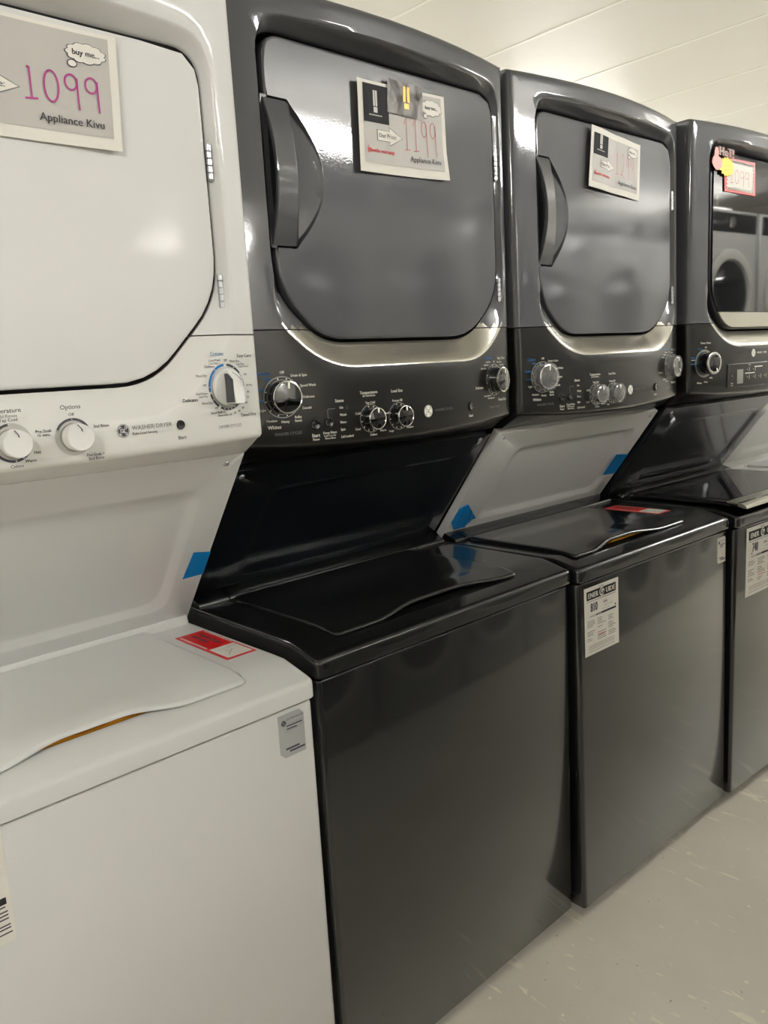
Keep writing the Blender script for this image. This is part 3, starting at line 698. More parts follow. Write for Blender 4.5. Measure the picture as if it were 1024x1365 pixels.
    mb = MB(); mb.lathe(c, n, [(0.0262, 0.0006), (0.0282, 0.0007), (0.0282, 0.0012), (0.0262, 0.0016)], None, 40); mb.build('dial_gap', M['ring_silver'], k)
    button(u, root, 0.5285, 1.2225, 0.0062, M['black_plastic'])

# deck height profile
def deck_z(y): 
    if y < 0.07: return 0.8245+(0.845-0.8245)*min(1, max(0, (y+0.012)/0.078))**0.85
    if y < 0.36: return 0.845
    return 0.845
def washer(u, root, packet=False):
    # cabinet
    base = rrect(0, 0, W, 0.70, 0.011, 6)
    mb = MB(); rows = [[(x, y, z) for x, y in offset(base, -o)] for o, z in ((0.012, 0.028), (0.002, 0.030), (0, 0.033), (0, 0.789), (0.001, 0.7925), (0.003, 0.794), (0.02, 0.794))]
    mb.loft(rows, None, True, True); mb.build('washer_cabinet', u.body, root, angle=40)
    for x in (0.06, W-0.06):
        for y in (0.06, 0.63):
            mb = MB(); mb.lathe((x, y, 0), (0, 0, 1), [(0.020, 0), (0.022, 0.004), (0.018, 0.012), (0.008, 0.014), (0.008, 0.034)], None, 16); mb.build('foot', M['black_plastic'], root)
    # deck with lid opening
    out = rrect(-0.002, -0.007, W+0.002, 0.72, 0.012, 6, 24)
    lx0, lx1 = u.lidx; ly0, ly1 = 0.052, 0.345
    inn = rrect(lx0-0.0055, ly0, lx1+0.005, 0.3515, 0.012, 6, 24)
    R = 0.006; rows = [[(x, y, 0.800) for x, y in offset(out, -0.012)], [(x, y, 0.7985) for x, y in offset(out, -0.002)], [(x, y, 0.8005) for x, y in out]]
    rows.append([(x, y, deck_z(y)-R) for x, y in out])
    for a in (0.5, 1.0, PI/2):
        o = R*(1-math.cos(a)); rows.append([(x, y, deck_z(y)-R+R*math.sin(a)) for x, y in offset(out, -o)])
    e = offset(out, -R)
    for k in (0.08, 0.2, 0.4, 0.6, 0.8, 0.92, 1.0):
        rows.append([(a[0]*(1-k)+b[0]*k, a[1]*(1-k)+b[1]*k, deck_z(a[1]*(1-k)+b[1]*k)) for a, b in zip(e, inn)])
    rows.append([(x, y, deck_z(y)-0.003) for x, y in offset(inn, -0.001)])
    rows.append([(x, y, 0.812) for x, y in offset(inn, -0.002)])
    mb = MB(); mb.loft(rows, None, True, True); deck = mb.build('washer_deck', u.body, root, angle=40)
    mb = MB(); mb.poly([(x, y, 0.8125) for x, y in offset(inn, -0.0025)]); tb = mb.build('tub_shade_sheet', M['gap_black'], deck, smooth=False); tb['label'] = 'black sheet for the shade in the tub below the lid'  # flat black sheet stands in for the shade inside the tub
    # raised hinge strip behind the lid
    def strip(x0, x1, name):
        mb = MB(); prof = [(0.352, 0.845), (0.3535, 0.851), (0.357, 0.854), (u.pA[0]-0.006, 0.8665), (u.pA[0]+0.015, 0.868), (u.pA[0]+0.015, 0.842), (0.352, 0.842)]
        mb.loft([[(x, y, z) for y, z in prof] for x in (x0, x1)], None, True, True); return mb.build(name, u.body, root, angle=50)
    strip(0.003, lx0-0.004, 'hinge_cover'); strip(lx0-0.001, lx1+0.030, 'hinge_cover'); strip(lx1+0.033, W-0.003, 'hinge_cover')
    mb = MB(); mb.box((0.004, u.pA[0]-0.01, 0.84), (W-0.004, 0.715, 0.862), bev=0.004); mb.build('rear_deck', u.body, root)

def lid(u, root, amp=0.011):
    A = u.arch
    lx0, lx1 = u.lidx; y0, y1 = 0.034, 0.350
    base = rrect(lx0, y0, lx1, y1, 0.014, 6, 40)
    def arch(x): return sstep(A[0], A[1], x)*(1-sstep(A[2], A[3], x))
    def top(x, y):
        z = 0.8513+0.0025*sstep(y0, 0.12, y)-0.006*(1-sstep(y0-0.005, y0+0.05, y))
        return z+amp*arch(x)*(1-sstep(y0, y0+0.11, y))
    def bot(x, y):
        return max(deck_z(y), 0.0)+0.0012+amp*1.0*arch(x)*(1-sstep(y0, y0+0.07, y))
    def dy(x, y): return y+0.010*arch(x)*(1-sstep(y0, y0+0.06, y))
    ring = lambda o, f: [(x, dy(x, y), f(x, y)) for x, y in rrect(lx0+o, y0+o, lx1-o, y1-o, max(0.0015, 0.014-o), 6, 40)]
    low = lambda x, y: bot(x, y)-0.010*sstep(y0+0.01, y0+0.03, y)
    rows = [ring(0.03, lambda x, y: bot(x, y)+0.001), ring(0.004, low), ring(0.0005, lambda x, y: low(x, y)+0.001), ring(0, lambda x, y: bot(x, y)*0.45+top(x, y)*0.55-0.001),
            ring(0.0008, lambda x, y: top(x, y)-0.0022), ring(0.0035, lambda x, y: top(x, y)-0.0003), ring(0.008, top), ring(0.02, top), ring(0.035, top), ring(0.055, top)]
    cx, cy = (lx0+lx1)/2, (y0+y1)/2
    last = rrect(lx0+0.055, y0+0.055, lx1-0.055, y1-0.055, 0.0015, 6, 40)
    for k in (0.7, 0.4, 0.1): rows.append([(cx+(x-cx)*k, dy(cx+(x-cx)*k, cy+(y-cy)*k), top(cx+(x-cx)*k, cy+(y-cy)*k)) for x, y in last])
    mb = MB(); mb.loft(rows, None, True, True); return mb.build('washer_lid', u.lid, root, angle=45)
def glass_lid(u, root):
    base = rrect(0.030, 0.002, 0.640, 0.350, 0.010, 5, 4)
    mb = MB(); mb.loft([[(x, y, z) for x, y in offset(base, -o)] for o, z in ((0.006, 0.8485), (0, 0.850), (0, 0.858), (0.002, 0.860), (0.004, 0.8605))], None, True, True)
    l = mb.build('washer_lid', M['black_gloss'], root, angle=40)
    mb = MB(); mb.loft([[(x, y, z) for x, y in offset(rrect(0.058, 0.045, 0.612, 0.335, 0.008, 5, 4), -o)] for o, z in ((0, 0.8600), (0.001, 0.8618), (0.003, 0.8622))], None, False, True)
    o = mb.build('lid_glass', M['black_glass'], l, smooth=False); o['label'] = 'glossy black glass'
    # metallic front trim, sloping to the front
    prof = [(0.044, 0.8620), (0.004, 0.8600), (-0.012, 0.8535), (-0.014, 0.8475), (-0.004, 0.8475), (0.04, 0.8595)]
    mb = MB(); mb.loft([[(x, y, z) for y, z in prof] for x in (0.030, 0.034, 0.636, 0.640)], None, True, True); o = mb.build('lid_trim', M['steel'], l, angle=30); o['label'] = 'brushed metal front trim'

def front_panel(u, root):
    A = Vector((0, *u.pA)); B = Vector((0, *u.pB)); d = (B-A); L = d.length; d.normalize(); nrm = Vector((0, -d.z, d.y))
    if nrm.y > 0: nrm = -nrm
    def P(x, s, h=0): return tuple(Vector((x, 0, 0))+A+d*(s*L)+nrm*h)
    out = rrect(0.001, 0.0, W-0.001, 1.0, 0.004, 5, 4); out = [(x, s) for x, s in out]
    a, b = (0.10, 0.625); s0, s1 = 0.115, 0.84
    def inn(o):
        pts = rpoly([(a+o, s0+o/L), (b-o, s0+o/L), (b-o, s1-o/L), (a+o, s1-o/L)], 0.0, 5, 4)
        # rounded corners in true length
        q = rpoly([(a+o, (s0*L+o)), (b-o, (s0*L+o)), (b-o, (s1*L-o)), (a+o, (s1*L-o))], 0.03, 5, 4)
        return [(x, y/L) for x, y in q]
    rows = [[P(x, s, -0.020) for x, s in out], [P(x, s, -0.001) for x, s in out], [P(x*0.998+0.0007, s*0.996+0.002, 0.0) for x, s in out]]
    for o, h in ((-0.002, 0.0), (0.003, -0.0006), (0.014, -0.0066), (0.019, -0.0075), (0.03, -0.0075)):
        rows.append([P(x, s, h) for x, s in inn(o)])
    mb = MB(); mb.loft(rows, None, True, True); p = mb.build('slanted_panel', u.panel, root, angle=50)
    for x in (0.028, W-0.028):
        c = Vector(P(x, 0.955, 0)); mb = MB(); mb.lathe(c, nrm, [(0.0052, -0.001), (0.0052, 0.0008), (0.004, 0.002), (0.0018, 0.0024), (0.0014, 0.001), (0.00001, 0.001)], None, 16); mb.build('screw', M['zinc'], p)
    u.P = P; u.pn = nrm
    # side walls that close the space behind the slanted panel
    mb = MB()
    for x0, x1 in ((0.004, 0.012), (W-0.012, W-0.004)):
        pf = [(u.pA[0]+0.012, 0.845), (u.pB[0]+0.014, u.pB[1]-0.002), (u.pB[0]+0.014, 1.17), (DEPTH-0.01, 1.17), (DEPTH-0.01, 0.845)]
        mb.loft([[(x, y, z) for y, z in pf] for x in (x0, x1)], None, True, True)
    mb.box((0.012, DEPTH-0.02, 0.845), (W-0.012, DEPTH-0.01, 1.17)); mb.build('frame', u.body, root, smooth=False)
    return p

def base_unit(name, u, mw, label, kind):
    root = empty(name, mw); tag(root, label, 'laundry machine', 'stacked washer dryers in the row')
    up, con = dryer_shell(u, root)
    u.root = root; u.con_obj = con; u.mw = mw
    washer(u, root)
    front_panel(u, root)
    return root, con

units = {}
# graphite tower next to the white one
u = dark_unit(); root, con = base_unit('laundry_center', u, unit_matrix(0.7, 0, 0, 0, 0), 'dark grey stacked washer dryer beside the white one, sign reading 1199 on its door', 'B')
dryer_door(u, root); dark_controls(u, root, con); lid(u, root); units['B'] = u
# second graphite tower with the white slanted panel
u = dark_unit(panel=M['white_paint'], lidx=(0.042, 0.520), arch=(0.11, 0.20, 0.27, 0.42)); root, con = base_unit('laundry_center', u, unit_matrix(1.3884, -0.0260, -0.0206, 0.0001, 0.0113), 'dark grey stacked washer dryer with a white slanted panel, sign reading 1299 on its door', 'C')
dryer_door(u, root); dark_controls(u, root, con, film=True); lid(u, root); units['C'] = u
# graphite tower with the glass door
u = dark_unit(); root, con = base_unit('laundry_center', u, unit_matrix(2.0805, -0.0490, -0.0508, -0.0004, -0.0003), 'dark grey stacked washer dryer with black glass door, cut off by right edge', 'D')
dryer_door(u, root, dish=False, glass=True); panel_controls(u, root, con); glass_lid(u, root); units['D'] = u
# white tower, nearest
def white_unit(): 
    return dark_unit(yd=0.068, zc=1.190, sag=0.003, yp=0.073, chy=0.052, chz=1.166, door=dict(xl=0.055, xr=0.6275, zt=1.712, zb=1.276, cx=0.115, cz=0.115), pA=(0.36, 0.852), pB=(0.124, 1.165),
                     body=M['white_paint'], dry=M['white_paint'], con=M['white_plastic'], panel=M['white_paint'], knob=M['white_plastic'], pr=M['print_dark'], lid=M['white_paint'], lidx=(0.10, 0.592), gap=M['white_seam'], scoop=False, arch=(0.23, 0.33, 0.40, 0.50))
u = white_unit(); root, con = base_unit('laundry_center', u, unit_matrix(-0.0073, -0.031, 0.0123, -0.012, 0), 'white stacked washer dryer nearest the camera, sign reading 1099 on its door', 'W')
dryer_door(u, root); white_controls(u, root, con); lid(u, root); units['W'] = u
# the next white tower, barely in view past the glass door one
u = white_unit(); u.yd = 0.14; u.yp = 0.145; u.pA = (0.40, 0.852); u.pB = (0.192, 1.165)
root, con = base_unit('laundry_center', u, unit_matrix(2.775, -0.075, -0.04, 0, 0), 'white stacked washer dryer at the right edge, only its slanted panel in view', 'E')
dryer_door(u, root); white_controls(u, root, con); lid(u, root); units['E'] = u

# ------------------------------------------------------------------ towers across the aisle, seen in the glossy doors, and low washers added to block light
def front_loader(parent, z0, nm, g, w=0.66):
    zc = z0+0.58; h = 1.04
    mb = MB(); mb.box((0, -0.70, z0), (w, 0, z0+h), bev=0.012); body = mb.build(nm+'_cabinet', g, parent)
    mb = MB(); rr = []
    for ra, y in ((0.285, 0.0), (0.282, 0.018), (0.268, 0.026), (0.222, 0.022), (0.212, 0.010), (0.208, 0.0)):
        rr.append([(w/2+ra*math.cos(2*PI*i/48), y, zc-0.06+ra*math.sin(2*PI*i/48)) for i in range(48)])
    mb.loft(rr); mb.build('door_ring', M['ring_grey'], body)
    mb = MB(); rr = []
    for ra, y in ((0.212, 0.006), (0.19, 0.012), (0.12, 0.020), (0.001, 0.024)):
        rr.append([(w/2+ra*math.cos(2*PI*i/48), y, zc-0.06+ra*math.sin(2*PI*i/48)) for i in range(48)])
    mb.loft(rr); mb.build('door_glass', M['dark_window'], body)
    mb = MB(); mb.box((0.02, -0.001, z0+h-0.135), (w-0.02, 0.006, z0+h-0.02), bev=0.004); p = mb.build('control_panel', M['console_dark'], body)
    mb = MB(); mb.lathe((w/2, 0.004, z0+h-0.078), (0, 1, 0), [(0.036, 0), (0.034, 0.02), (0.0001, 0.022)], None, 28); mb.build('dial', M['chrome'], p)
def opposite_row():
    src = empty('front_load_tower'); low = empty('light_blocker_washer'); w = 0.66
    front_loader(src, 0.02, 'washer', M['opp_dark']); front_loader(src, 1.08, 'dryer', M['opp_grey']); front_loader(low, 0.02, 'washer', M['opp_dark'])
    for r in (src, low):
        for x in (0.06, w-0.06):
            for y in (-0.06, -0.64):
                mb = MB(); mb.lathe((x, y, 0), (0, 0, 1), [(0.022, 0), (0.018, 0.012), (0.01, 0.025)], None, 12); mb.build('foot', M['black_plastic'], r)
    words = ['first', 'second', 'third', 'fourth', 'fifth', 'sixth', 'seventh']
    for i in range(7):
        o = src if i == 0 else copy_tree(src)
        o.location = (2.23-0.33+0.70*i, -1.52, 0)
        tag(o, 'grey front-loading tower mirrored in the glossy doors, %s of its row' % words[i], 'laundry machine', 'front-loading towers across the aisle')
    for i in range(6):
        o = low if i == 0 else copy_tree(low)
        o.location = (1.18-0.70*i, -1.52, 0)  # low washers are added to keep light off the lower machine fronts
        tag(o, 'low grey front-loading washer added across the aisle to block light, %s beside the towers' % words[i], 'washing machine', 'low washers added across the aisle to block light')
opposite_row()

# ------------------------------------------------------------------ paper signs on the doors
DIG = {'1': [[(0.12, 0.78), (0.5, 1.0), (0.52, 0.02)], [(0.15, 0.0), (0.9, 0.03)]],
       '1s': [[(0.35, 0.95), (0.5, 0.97), (0.55, 0.02)], [(0.15, 0.0), (0.9, 0.04)]],
       '0': [[(0.5+0.42*math.cos(t), 0.5+0.48*math.sin(t)) for t in [PI*0.6+2.05*PI*k/22 for k in range(23)]]],
       '9': [[(0.80, 0.82)]+[(0.46+0.36*math.cos(t), 0.73+0.24*math.sin(t)) for t in [PI*0.15+1.75*PI*k/18 for k in range(19)]]+[(0.82, 0.88), (0.84, 0.4), (0.88, -0.12)]],
       '2': [[(0.12, 0.8), (0.3, 0.97), (0.6, 0.98), (0.82, 0.8), (0.78, 0.5), (0.5, 0.2), (0.1, 0.0), (0.35, 0.06), (0.65, 0.0), (1.0, -0.12)]]}
def digits(pr, s, u0, v0, cw, h, w, m, gap=1.15):
    for i, c in enumerate(s):
        for st in DIG[c]:
            P = [(u0+i*cw*gap+p[0]*cw, v0+p[1]*h) for p in st]; Q = []
            for a, b in zip(P[:-1], P[1:]):
                for k in range(3): Q.append((a[0]+(b[0]-a[0])*k/3, a[1]+(b[1]-a[1])*k/3))
            Q.append(P[-1]); pr.stroke(Q, w, m)
def cloud_pts(cu, cv, ru, rv, n=11):
    out = []
    for k in range(n):
        a0 = 2*PI*k/n
        for j in range(7):
            t = j/7; a = a0+2*PI/n*t; b = 1+0.13*math.sin(PI*t)
            out.append((cu+ru*b*math.cos(a), cv+rv*b*math.sin(a)))
    return out
def price_sign(u, C, price, label, ink, ink_w, curl, group=True, foil=False, picture=True, bold_name=False):
    """C: TL, TR, BR, BL corners as (x, z) on the door plane; sign coordinates u right 0..1, v up 0..1, mapped with a gentle curl"""
    y0 = u.yp-0.0055
    TL, TR, BR, BL = C
    wid = TR[0]-TL[0]; hei = TL[1]-BL[1]; ox, oz = (TL[0]+BR[0])/2, (TL[1]+BR[1])/2
    def base(a, b, off):
        x = (BL[0]*(1-a)+BR[0]*a)*(1-b)+(TL[0]*(1-a)+TR[0]*a)*b; z = (BL[1]*(1-a)+BR[1]*a)*(1-b)+(TL[1]*(1-a)+TR[1]*a)*b
        h = curl(a, b)
        return (x-ox, -h-off, z-oz)
    inv = lambda f: (lambda p, q: f(p/wid, q/hei))           # print coordinates in metres
    root = empty('price_sign', u.mw @ Matrix.Translation((ox, y0, oz)))
    tag(root, label, 'price sign', 'paper price signs on the dryer doors' if group else None)
    mb = MB(); n, m_ = 16, 12
    V = [[mb.bm.verts.new(base(i/n, j/m_, 0)) for i in range(n+1)] for j in range(m_+1)]
    for j in range(m_):
        for i in range(n): mb.bm.faces.new((V[j][i], V[j][i+1], V[j+1][i+1], V[j+1][i]))
    bmesh.ops.solidify(mb.bm, geom=list(mb.bm.faces), thickness=0.0003)
    mb.build('paper', M['paper'], root, angle=60)
    def part(name, off, fill):
        pr = Print(inv(lambda a, b: base(a, b, off))); fill(pr); return pr.build(name, root)
    Wd, H = wid, hei
    def grid(pr, a0, b0, a1, b1, m, k=12):
        for j in range(k):
            for i in range(k):
                pr.face([((a0+(a1-a0)*(i+p)/k)*Wd, (b0+(b1-b0)*(j+q)/k)*H) for p, q in ((0, 0), (1, 0), (1, 1), (0, 1))], m)
    top = 0.90 if bold_name == 'c' else 0.965
    part('printed_background', 0.0005, lambda pr: grid(pr, 0.055, 0.105, 0.955, top, M['sign_grey']))
    def pic(pr):
        grid(pr, 0.055, 0.55, 0.335, top-0.002, M['picture_dark'], 4)
        pr.fn = inv(lambda a, b: base(a, b, 0.0014))
        for du in (-0.014, 0.014): grid(pr, 0.175+du*0.9, 0.73, 0.195+du*0.9, 0.90, M['ring_grey'], 3)
        grid(pr, 0.165, 0.66, 0.207, 0.72, M['ring_grey'], 2); 
        for k in range(9): pr.bar((0.115+k*0.016)*Wd, 0.625*H, (0.127+k*0.016)*Wd, 0.637*H, M['ring_grey'])
    if picture: part('printed_picture', 0.0009, pic)
    def arrow(pr):
        c = 0.42; P = [(0.20, c+0.055), (0.335, c+0.055), (0.335, c+0.095), (0.47, c), (0.335, c-0.095), (0.335, c-0.055), (0.20, c-0.055)]
        P = [(a*Wd, b*H) for a, b in P]; cx = sum(p[0] for p in P)/7; cy = sum(p[1] for p in P)/7
        pr.face([(cx+(a-cx)*1.07, cy+(b-cy)*1.12) for a, b in P], M['print_grey'])
        f0 = pr.fn; pr.fn = inv(lambda a, b: base(a, b, 0.0013)); pr.face(P, M['paper'])
        pr.fn = inv(lambda a, b: base(a, b, 0.0016)); pr.text('Our Price:', 0.308*Wd, c*H, 0.0104, M['print_dark'], 0, 1, 0, 0.01); pr.fn = f0
    part('printed_arrow', 0.0010, arrow)
    def cloud(pr):
        cu, cv, ru, rv = 0.83, 0.80, 0.095, 0.075
        if foil: cu, cv, ru, rv = 0.83, 0.83, 0.11, 0.082
        P = [(a*Wd, b*H) for a, b in cloud_pts(cu, cv, ru, rv)]
        pr.face([(cu*Wd+(a-cu*Wd)*1.05, cv*H+(b-cv*H)*1.07) for a, b in P], M['print_dark'])
        pr.disc((cu-0.075)*Wd, (cv-0.10)*H, 0.0048, M['print_dark'], 14, 0.0062)
        pr.fn = inv(lambda a, b: base(a, b, 0.0018)); pr.face(P, M['paper']); pr.disc((cu-0.075)*Wd, (cv-0.10)*H, 0.0036, M['paper'], 14, 0.005)
        pr.fn = inv(lambda a, b: base(a, b, 0.0022)); pr.text('buy me...', cu*Wd, cv*H, 0.0092, M['print_dark'], 0, 1, 0, 0.03)
    part('printed_cloud', 0.0014, cloud)
    part('printed_name', 0.0019, lambda pr: (pr.text('Appliance Kivu', 0.735*Wd, 0.205*H, 0.0130, M['print_dark'], 0, 1.0, 0, 0.012)))
    if picture: part('handwritten_note', 0.0014, lambda pr: (pr.stroke([(0.10*Wd, 0.295*H), (0.085*Wd, 0.26*H), (0.09*Wd, 0.215*H), (0.12*Wd, 0.225*H), (0.10*Wd, 0.255*H)], 0.0014, M['ink_strong_red']),
        pr.text('Months warranty', 0.235*Wd, 0.245*H, 0.0092, M['ink_strong_red'], 0, 1.0, 0.0, 0.05)))
    s = 0.47 if not price[0] == '1w' else 0.5
    part('handwritten_price', 0.0015, lambda pr: digits(pr, price, 0.485*Wd, (0.30 if foil else 0.34)*H, 0.085*Wd if not bold_name == 'w' else 0.088*Wd, (0.37 if bold_name != 'w' else 0.27)*H, ink_w, ink, 1.22))
    if foil:
        mb = MB(); k = 10
        def fp(a, b):
            p = base(0.315+0.40*a, 0.69+0.38*b-0.02*a, 0.0022+0.0025*(1-b)*math.sin(2.3*a*PI)**2); return (p[0]+0.003*b, min(p[1], -0.0035), p[2])
        V = [[mb.bm.verts.new(fp(i/k, j/k)) for i in range(k+1)] for j in range(k+1)]
        for j in range(k):
            for i in range(k): mb.bm.faces.new((V[j][i], V[j][i+1], V[j+1][i+1], V[j+1][i]))
        bmesh.ops.solidify(mb.bm, geom=list(mb.bm.faces), thickness=0.0002)
        o = mb.build('foil_patch', M['foil'], root, angle=60); o['label'] = 'shiny dark patch with gold marks'
        pr = Print(lambda a, b: (fp(a, b)[0], fp(a, b)[1]-0.0009, fp(a, b)[2]))
        for a in (0.44, 0.545):
            for b in range(4): pr.bar(a, 0.42+b*0.115, a+0.065, 0.42+(b+1)*0.115, M['gold'])
        pr.bar(0.47, 0.22, 0.59, 0.30, M['gold']); pr.bar(0.47, 0.30, 0.59, 0.38, M['gold']); pr.build('gold_marks', o)
    return root
price_sign(units['B'], [(0.276, 1.757), (0.499, 1.765), (0.502, 1.615), (0.273, 1.607)], ['1', '1', '9', '9'],
    'paper price sign reading 1199 with shiny dark patch on its top edge', M['ink_red'], 0.0013,
    lambda a, b: 0.0025+0.006*(1-a)**3+0.006*max(0, a-0.7)*max(0, 0.35-b)*9, foil=True)
price_sign(units['C'], [(0.280, 1.786), (0.494, 1.770), (0.486, 1.640), (0.263, 1.652)], ['1', '2', '9', '9'],
    'wavy paper price sign reading 1299 on the dark dryer door', M['ink_faint'], 0.0012,
    lambda a, b: 0.002+0.007*(1-a)**2+0.002*math.sin(a*7)**2, bold_name='c')
price_sign(units['W'], [(0.275, 1.698), (0.503, 1.697), (0.497, 1.565), (0.272, 1.564)], ['1s', '0', '9', '9'],
    'paper price sign reading 1099 in magenta ink on the white dryer door', M['ink_magenta'], 0.0022,
    lambda a, b: 0.0015+0.006*a**4, picture=False, bold_name='w')

# red bordered card and thumb sticker on the glass door
def burst_pts(cx, cy, rx, ry, n, dep, square=False, seed=3):
    rnd = random.Random(seed); out = []
    if square:
        per = []
        for k in range(n):
            t = 4*k/n; s_ = int(t); f = t-s_
            c = [(-1+2*f, -1), (1, -1+2*f), (1-2*f, 1), (-1, 1-2*f)][s_]
            c2 = [(-1+2*(f+2/n), -1), (1, -1+2*(f+2/n)), (1-2*(f+2/n), 1), (-1, 1-2*(f+2/n))][s_]
            out.append((cx+c[0]*rx*(1-dep), cy+c[1]*ry*(1-dep))); out.append((cx+c2[0]*rx, cy+c2[1]*ry))
        return out
    for k in range(2*n):
        r = 1 if k % 2 else 1-dep; r *= rnd.uniform(0.95, 1.05); a = PI*k/n
        out.append((cx+rx*r*math.cos(a), cy+ry*r*math.sin(a)))
    return out
def thick(fn_pts, y0, y1, name, m, parent, loc=None):
    mb = MB(); mb.loft([[(x, y0, z) for x, z in fn_pts], [(x, y1, z) for x, z in fn_pts]], None, True, True); return mb.build(name, m, parent, smooth=False, loc=loc)
def door_cards():
    u = units['D']; y0 = u.yp-0.0178
    cx, cz = 0.232, 1.730
    root = empty('price_card', u.mw @ Matrix.Translation((cx, y0, cz)))
    tag(root, 'red bordered price card reading 1099 with white zigzag centre on glass door', 'price card')
    P = [(-0.090, 0.044), (0.084, 0.048), (0.090, -0.040), (-0.085, -0.042)]
    thick(P, -0.0008, -0.0014, 'card', M['red'], root)
    b = burst_pts(0.001, 0.002, 0.078, 0.036, 48, 0.0, True)
    # zigzag edge
    b = []
    nx, nz = 11, 8; x0, x1, z0, z1 = -0.076, 0.078, -0.036, 0.041; d = 0.0065
    for k in range(nx): b += [(x0+(x1-x0)*k/nx, z0), (x0+(x1-x0)*(k+0.5)/nx, z0+d)]
    for k in range(nz): b += [(x1, z0+(z1-z0)*k/nz), (x1-d, z0+(z1-z0)*(k+0.5)/nz)]
    for k in range(nx): b += [(x1-(x1-x0)*k/nx, z1), (x1-(x1-x0)*(k+0.5)/nx, z1-d)]
    for k in range(nz): b += [(x0, z1-(z1-z0)*k/nz), (x0+d, z1-(z1-z0)*(k+0.5)/nz)]
    thick(b, -0.0014, -0.0018, 'zigzag_panel', M['paper'], root)
    pr = Print(lambda a, c: (a, -0.0022, c)); digits(pr, ['1s', '0', '9', '9'], -0.062, -0.018, 0.026, 0.036, 0.0016, M['ink_faint'], 1.12); pr.build('handwritten_price', root)
    cx, cz = 0.130, 1.757
    root = empty('sale_sticker', u.mw @ Matrix.Translation((cx, y0-0.004, cz)))
    tag(root, 'yellow starburst sale sticker with pink thumb and the word HOT', 'sticker')
    thick(burst_pts(0.020, -0.008, 0.040, 0.026, 15, 0.2), 0.0, -0.0012, 'starburst', M['yellow'], root)
    thumb = [(-0.058, 0.006), (-0.048, 0.014), (-0.047, 0.026), (-0.042, 0.035), (-0.032, 0.035), (-0.028, 0.026), (-0.028, 0.014), (-0.014, 0.010), (-0.008, 0.000), (-0.010, -0.012), (-0.022, -0.020), (-0.038, -0.022), (-0.052, -0.014), (-0.060, -0.004)]
    thick(thumb, -0.0012, -0.0024, 'thumb', M['skin_pink'], root)
    pr = Print(lambda a, c: (a, -0.0016, c)); pr.text('HoT!', 0.016, 0.027, 0.031, M['skin_pink'], 0, 1.2, 0, 0.15)
    pr.fn = lambda a, c: (a, -0.0020, c); pr.text('HoT!', 0.016, 0.027, 0.031, M['print_dark'], 0, 1.2, 0, 0.07)
    pr.fn = lambda a, c: (a, -0.0024, c); pr.text('HoT!', 0.016, 0.027, 0.031, M['paper'], 0, 1.2, 0, 0.015)
    pr.fn = lambda a, c: (a, -0.0016, c)
    for z in (-0.006, -0.016): pr.bar(0.006, z-0.001, 0.036, z+0.001, M['gold'])
    pr.build('lettering', root)
door_cards()

# ------------------------------------------------------------------ blue masking tape
def tape(u, pts, label, grp, wrinkle=False):
    """pts: (x, s) on the slanted panel"""
    cx = sum(p[0] for p in pts)/len(pts); cs = sum(p[1] for p in pts)/len(pts)
    c = Vector(u.P(cx, cs, 0.0)); mb = MB(); rnd = random.Random(5)
    rows = []
    for k, h in ((1.0, 0.0002), (1.0, 0.0008)):
        rows.append([Vector(u.P(cx+(x-cx)*k, cs+(s-cs)*k, h))-c for x, s in pts])
    V = mb.loft(rows, None, True, False)
    def sub(p): return p
    top = [v.co.copy() for v in V[1]]
    f = mb.bm.faces.new(V[1])
    if wrinkle:
        bmesh.ops.triangulate(mb.bm, faces=[f]); 
        fs = [x for x in mb.bm.faces if x.normal.length >= 0]
        bmesh.ops.subdivide_edges(mb.bm, edges=list(mb.bm.edges), cuts=3, use_grid_fill=True)
        n = Vector(u.pn)
        for v in mb.bm.verts:
            if not v.is_boundary and (v.co.dot(n)) > 0.0003: v.co += n*(0.0004+0.0035*abs(math.sin(v.co.x*160+v.co.z*90)*math.sin(v.co.z*210-v.co.x*60)))
    o = mb.build('masking_tape', M['blue_tape'], None, angle=12)
    o.matrix_world = u.mw @ Matrix.Translation(c)
    tag(o, label, 'tape', grp); return o
G_T = 'pieces of blue masking tape'
tape(units['W'], [(0.640, 0.30), (0.6795, 0.305), (0.6795, 0.445), (0.645, 0.463)], 'blue tape at the right edge of the nearest white slanted panel', G_T)
tape(units['C'], [(0.612, 0.312), (0.6795, 0.30), (0.6795, 0.522), (0.612, 0.548)], 'flat blue tape on the right edge of the white panel between dark machines', G_T)
tape(units['C'], [(0.008, 0.30), (0.032, 0.330), (0.092, 0.16), (0.068, 0.075), (0.030, 0.07), (0.006, 0.16)], 'crumpled blue tape at the lower left corner of a white slanted panel', G_T, True)

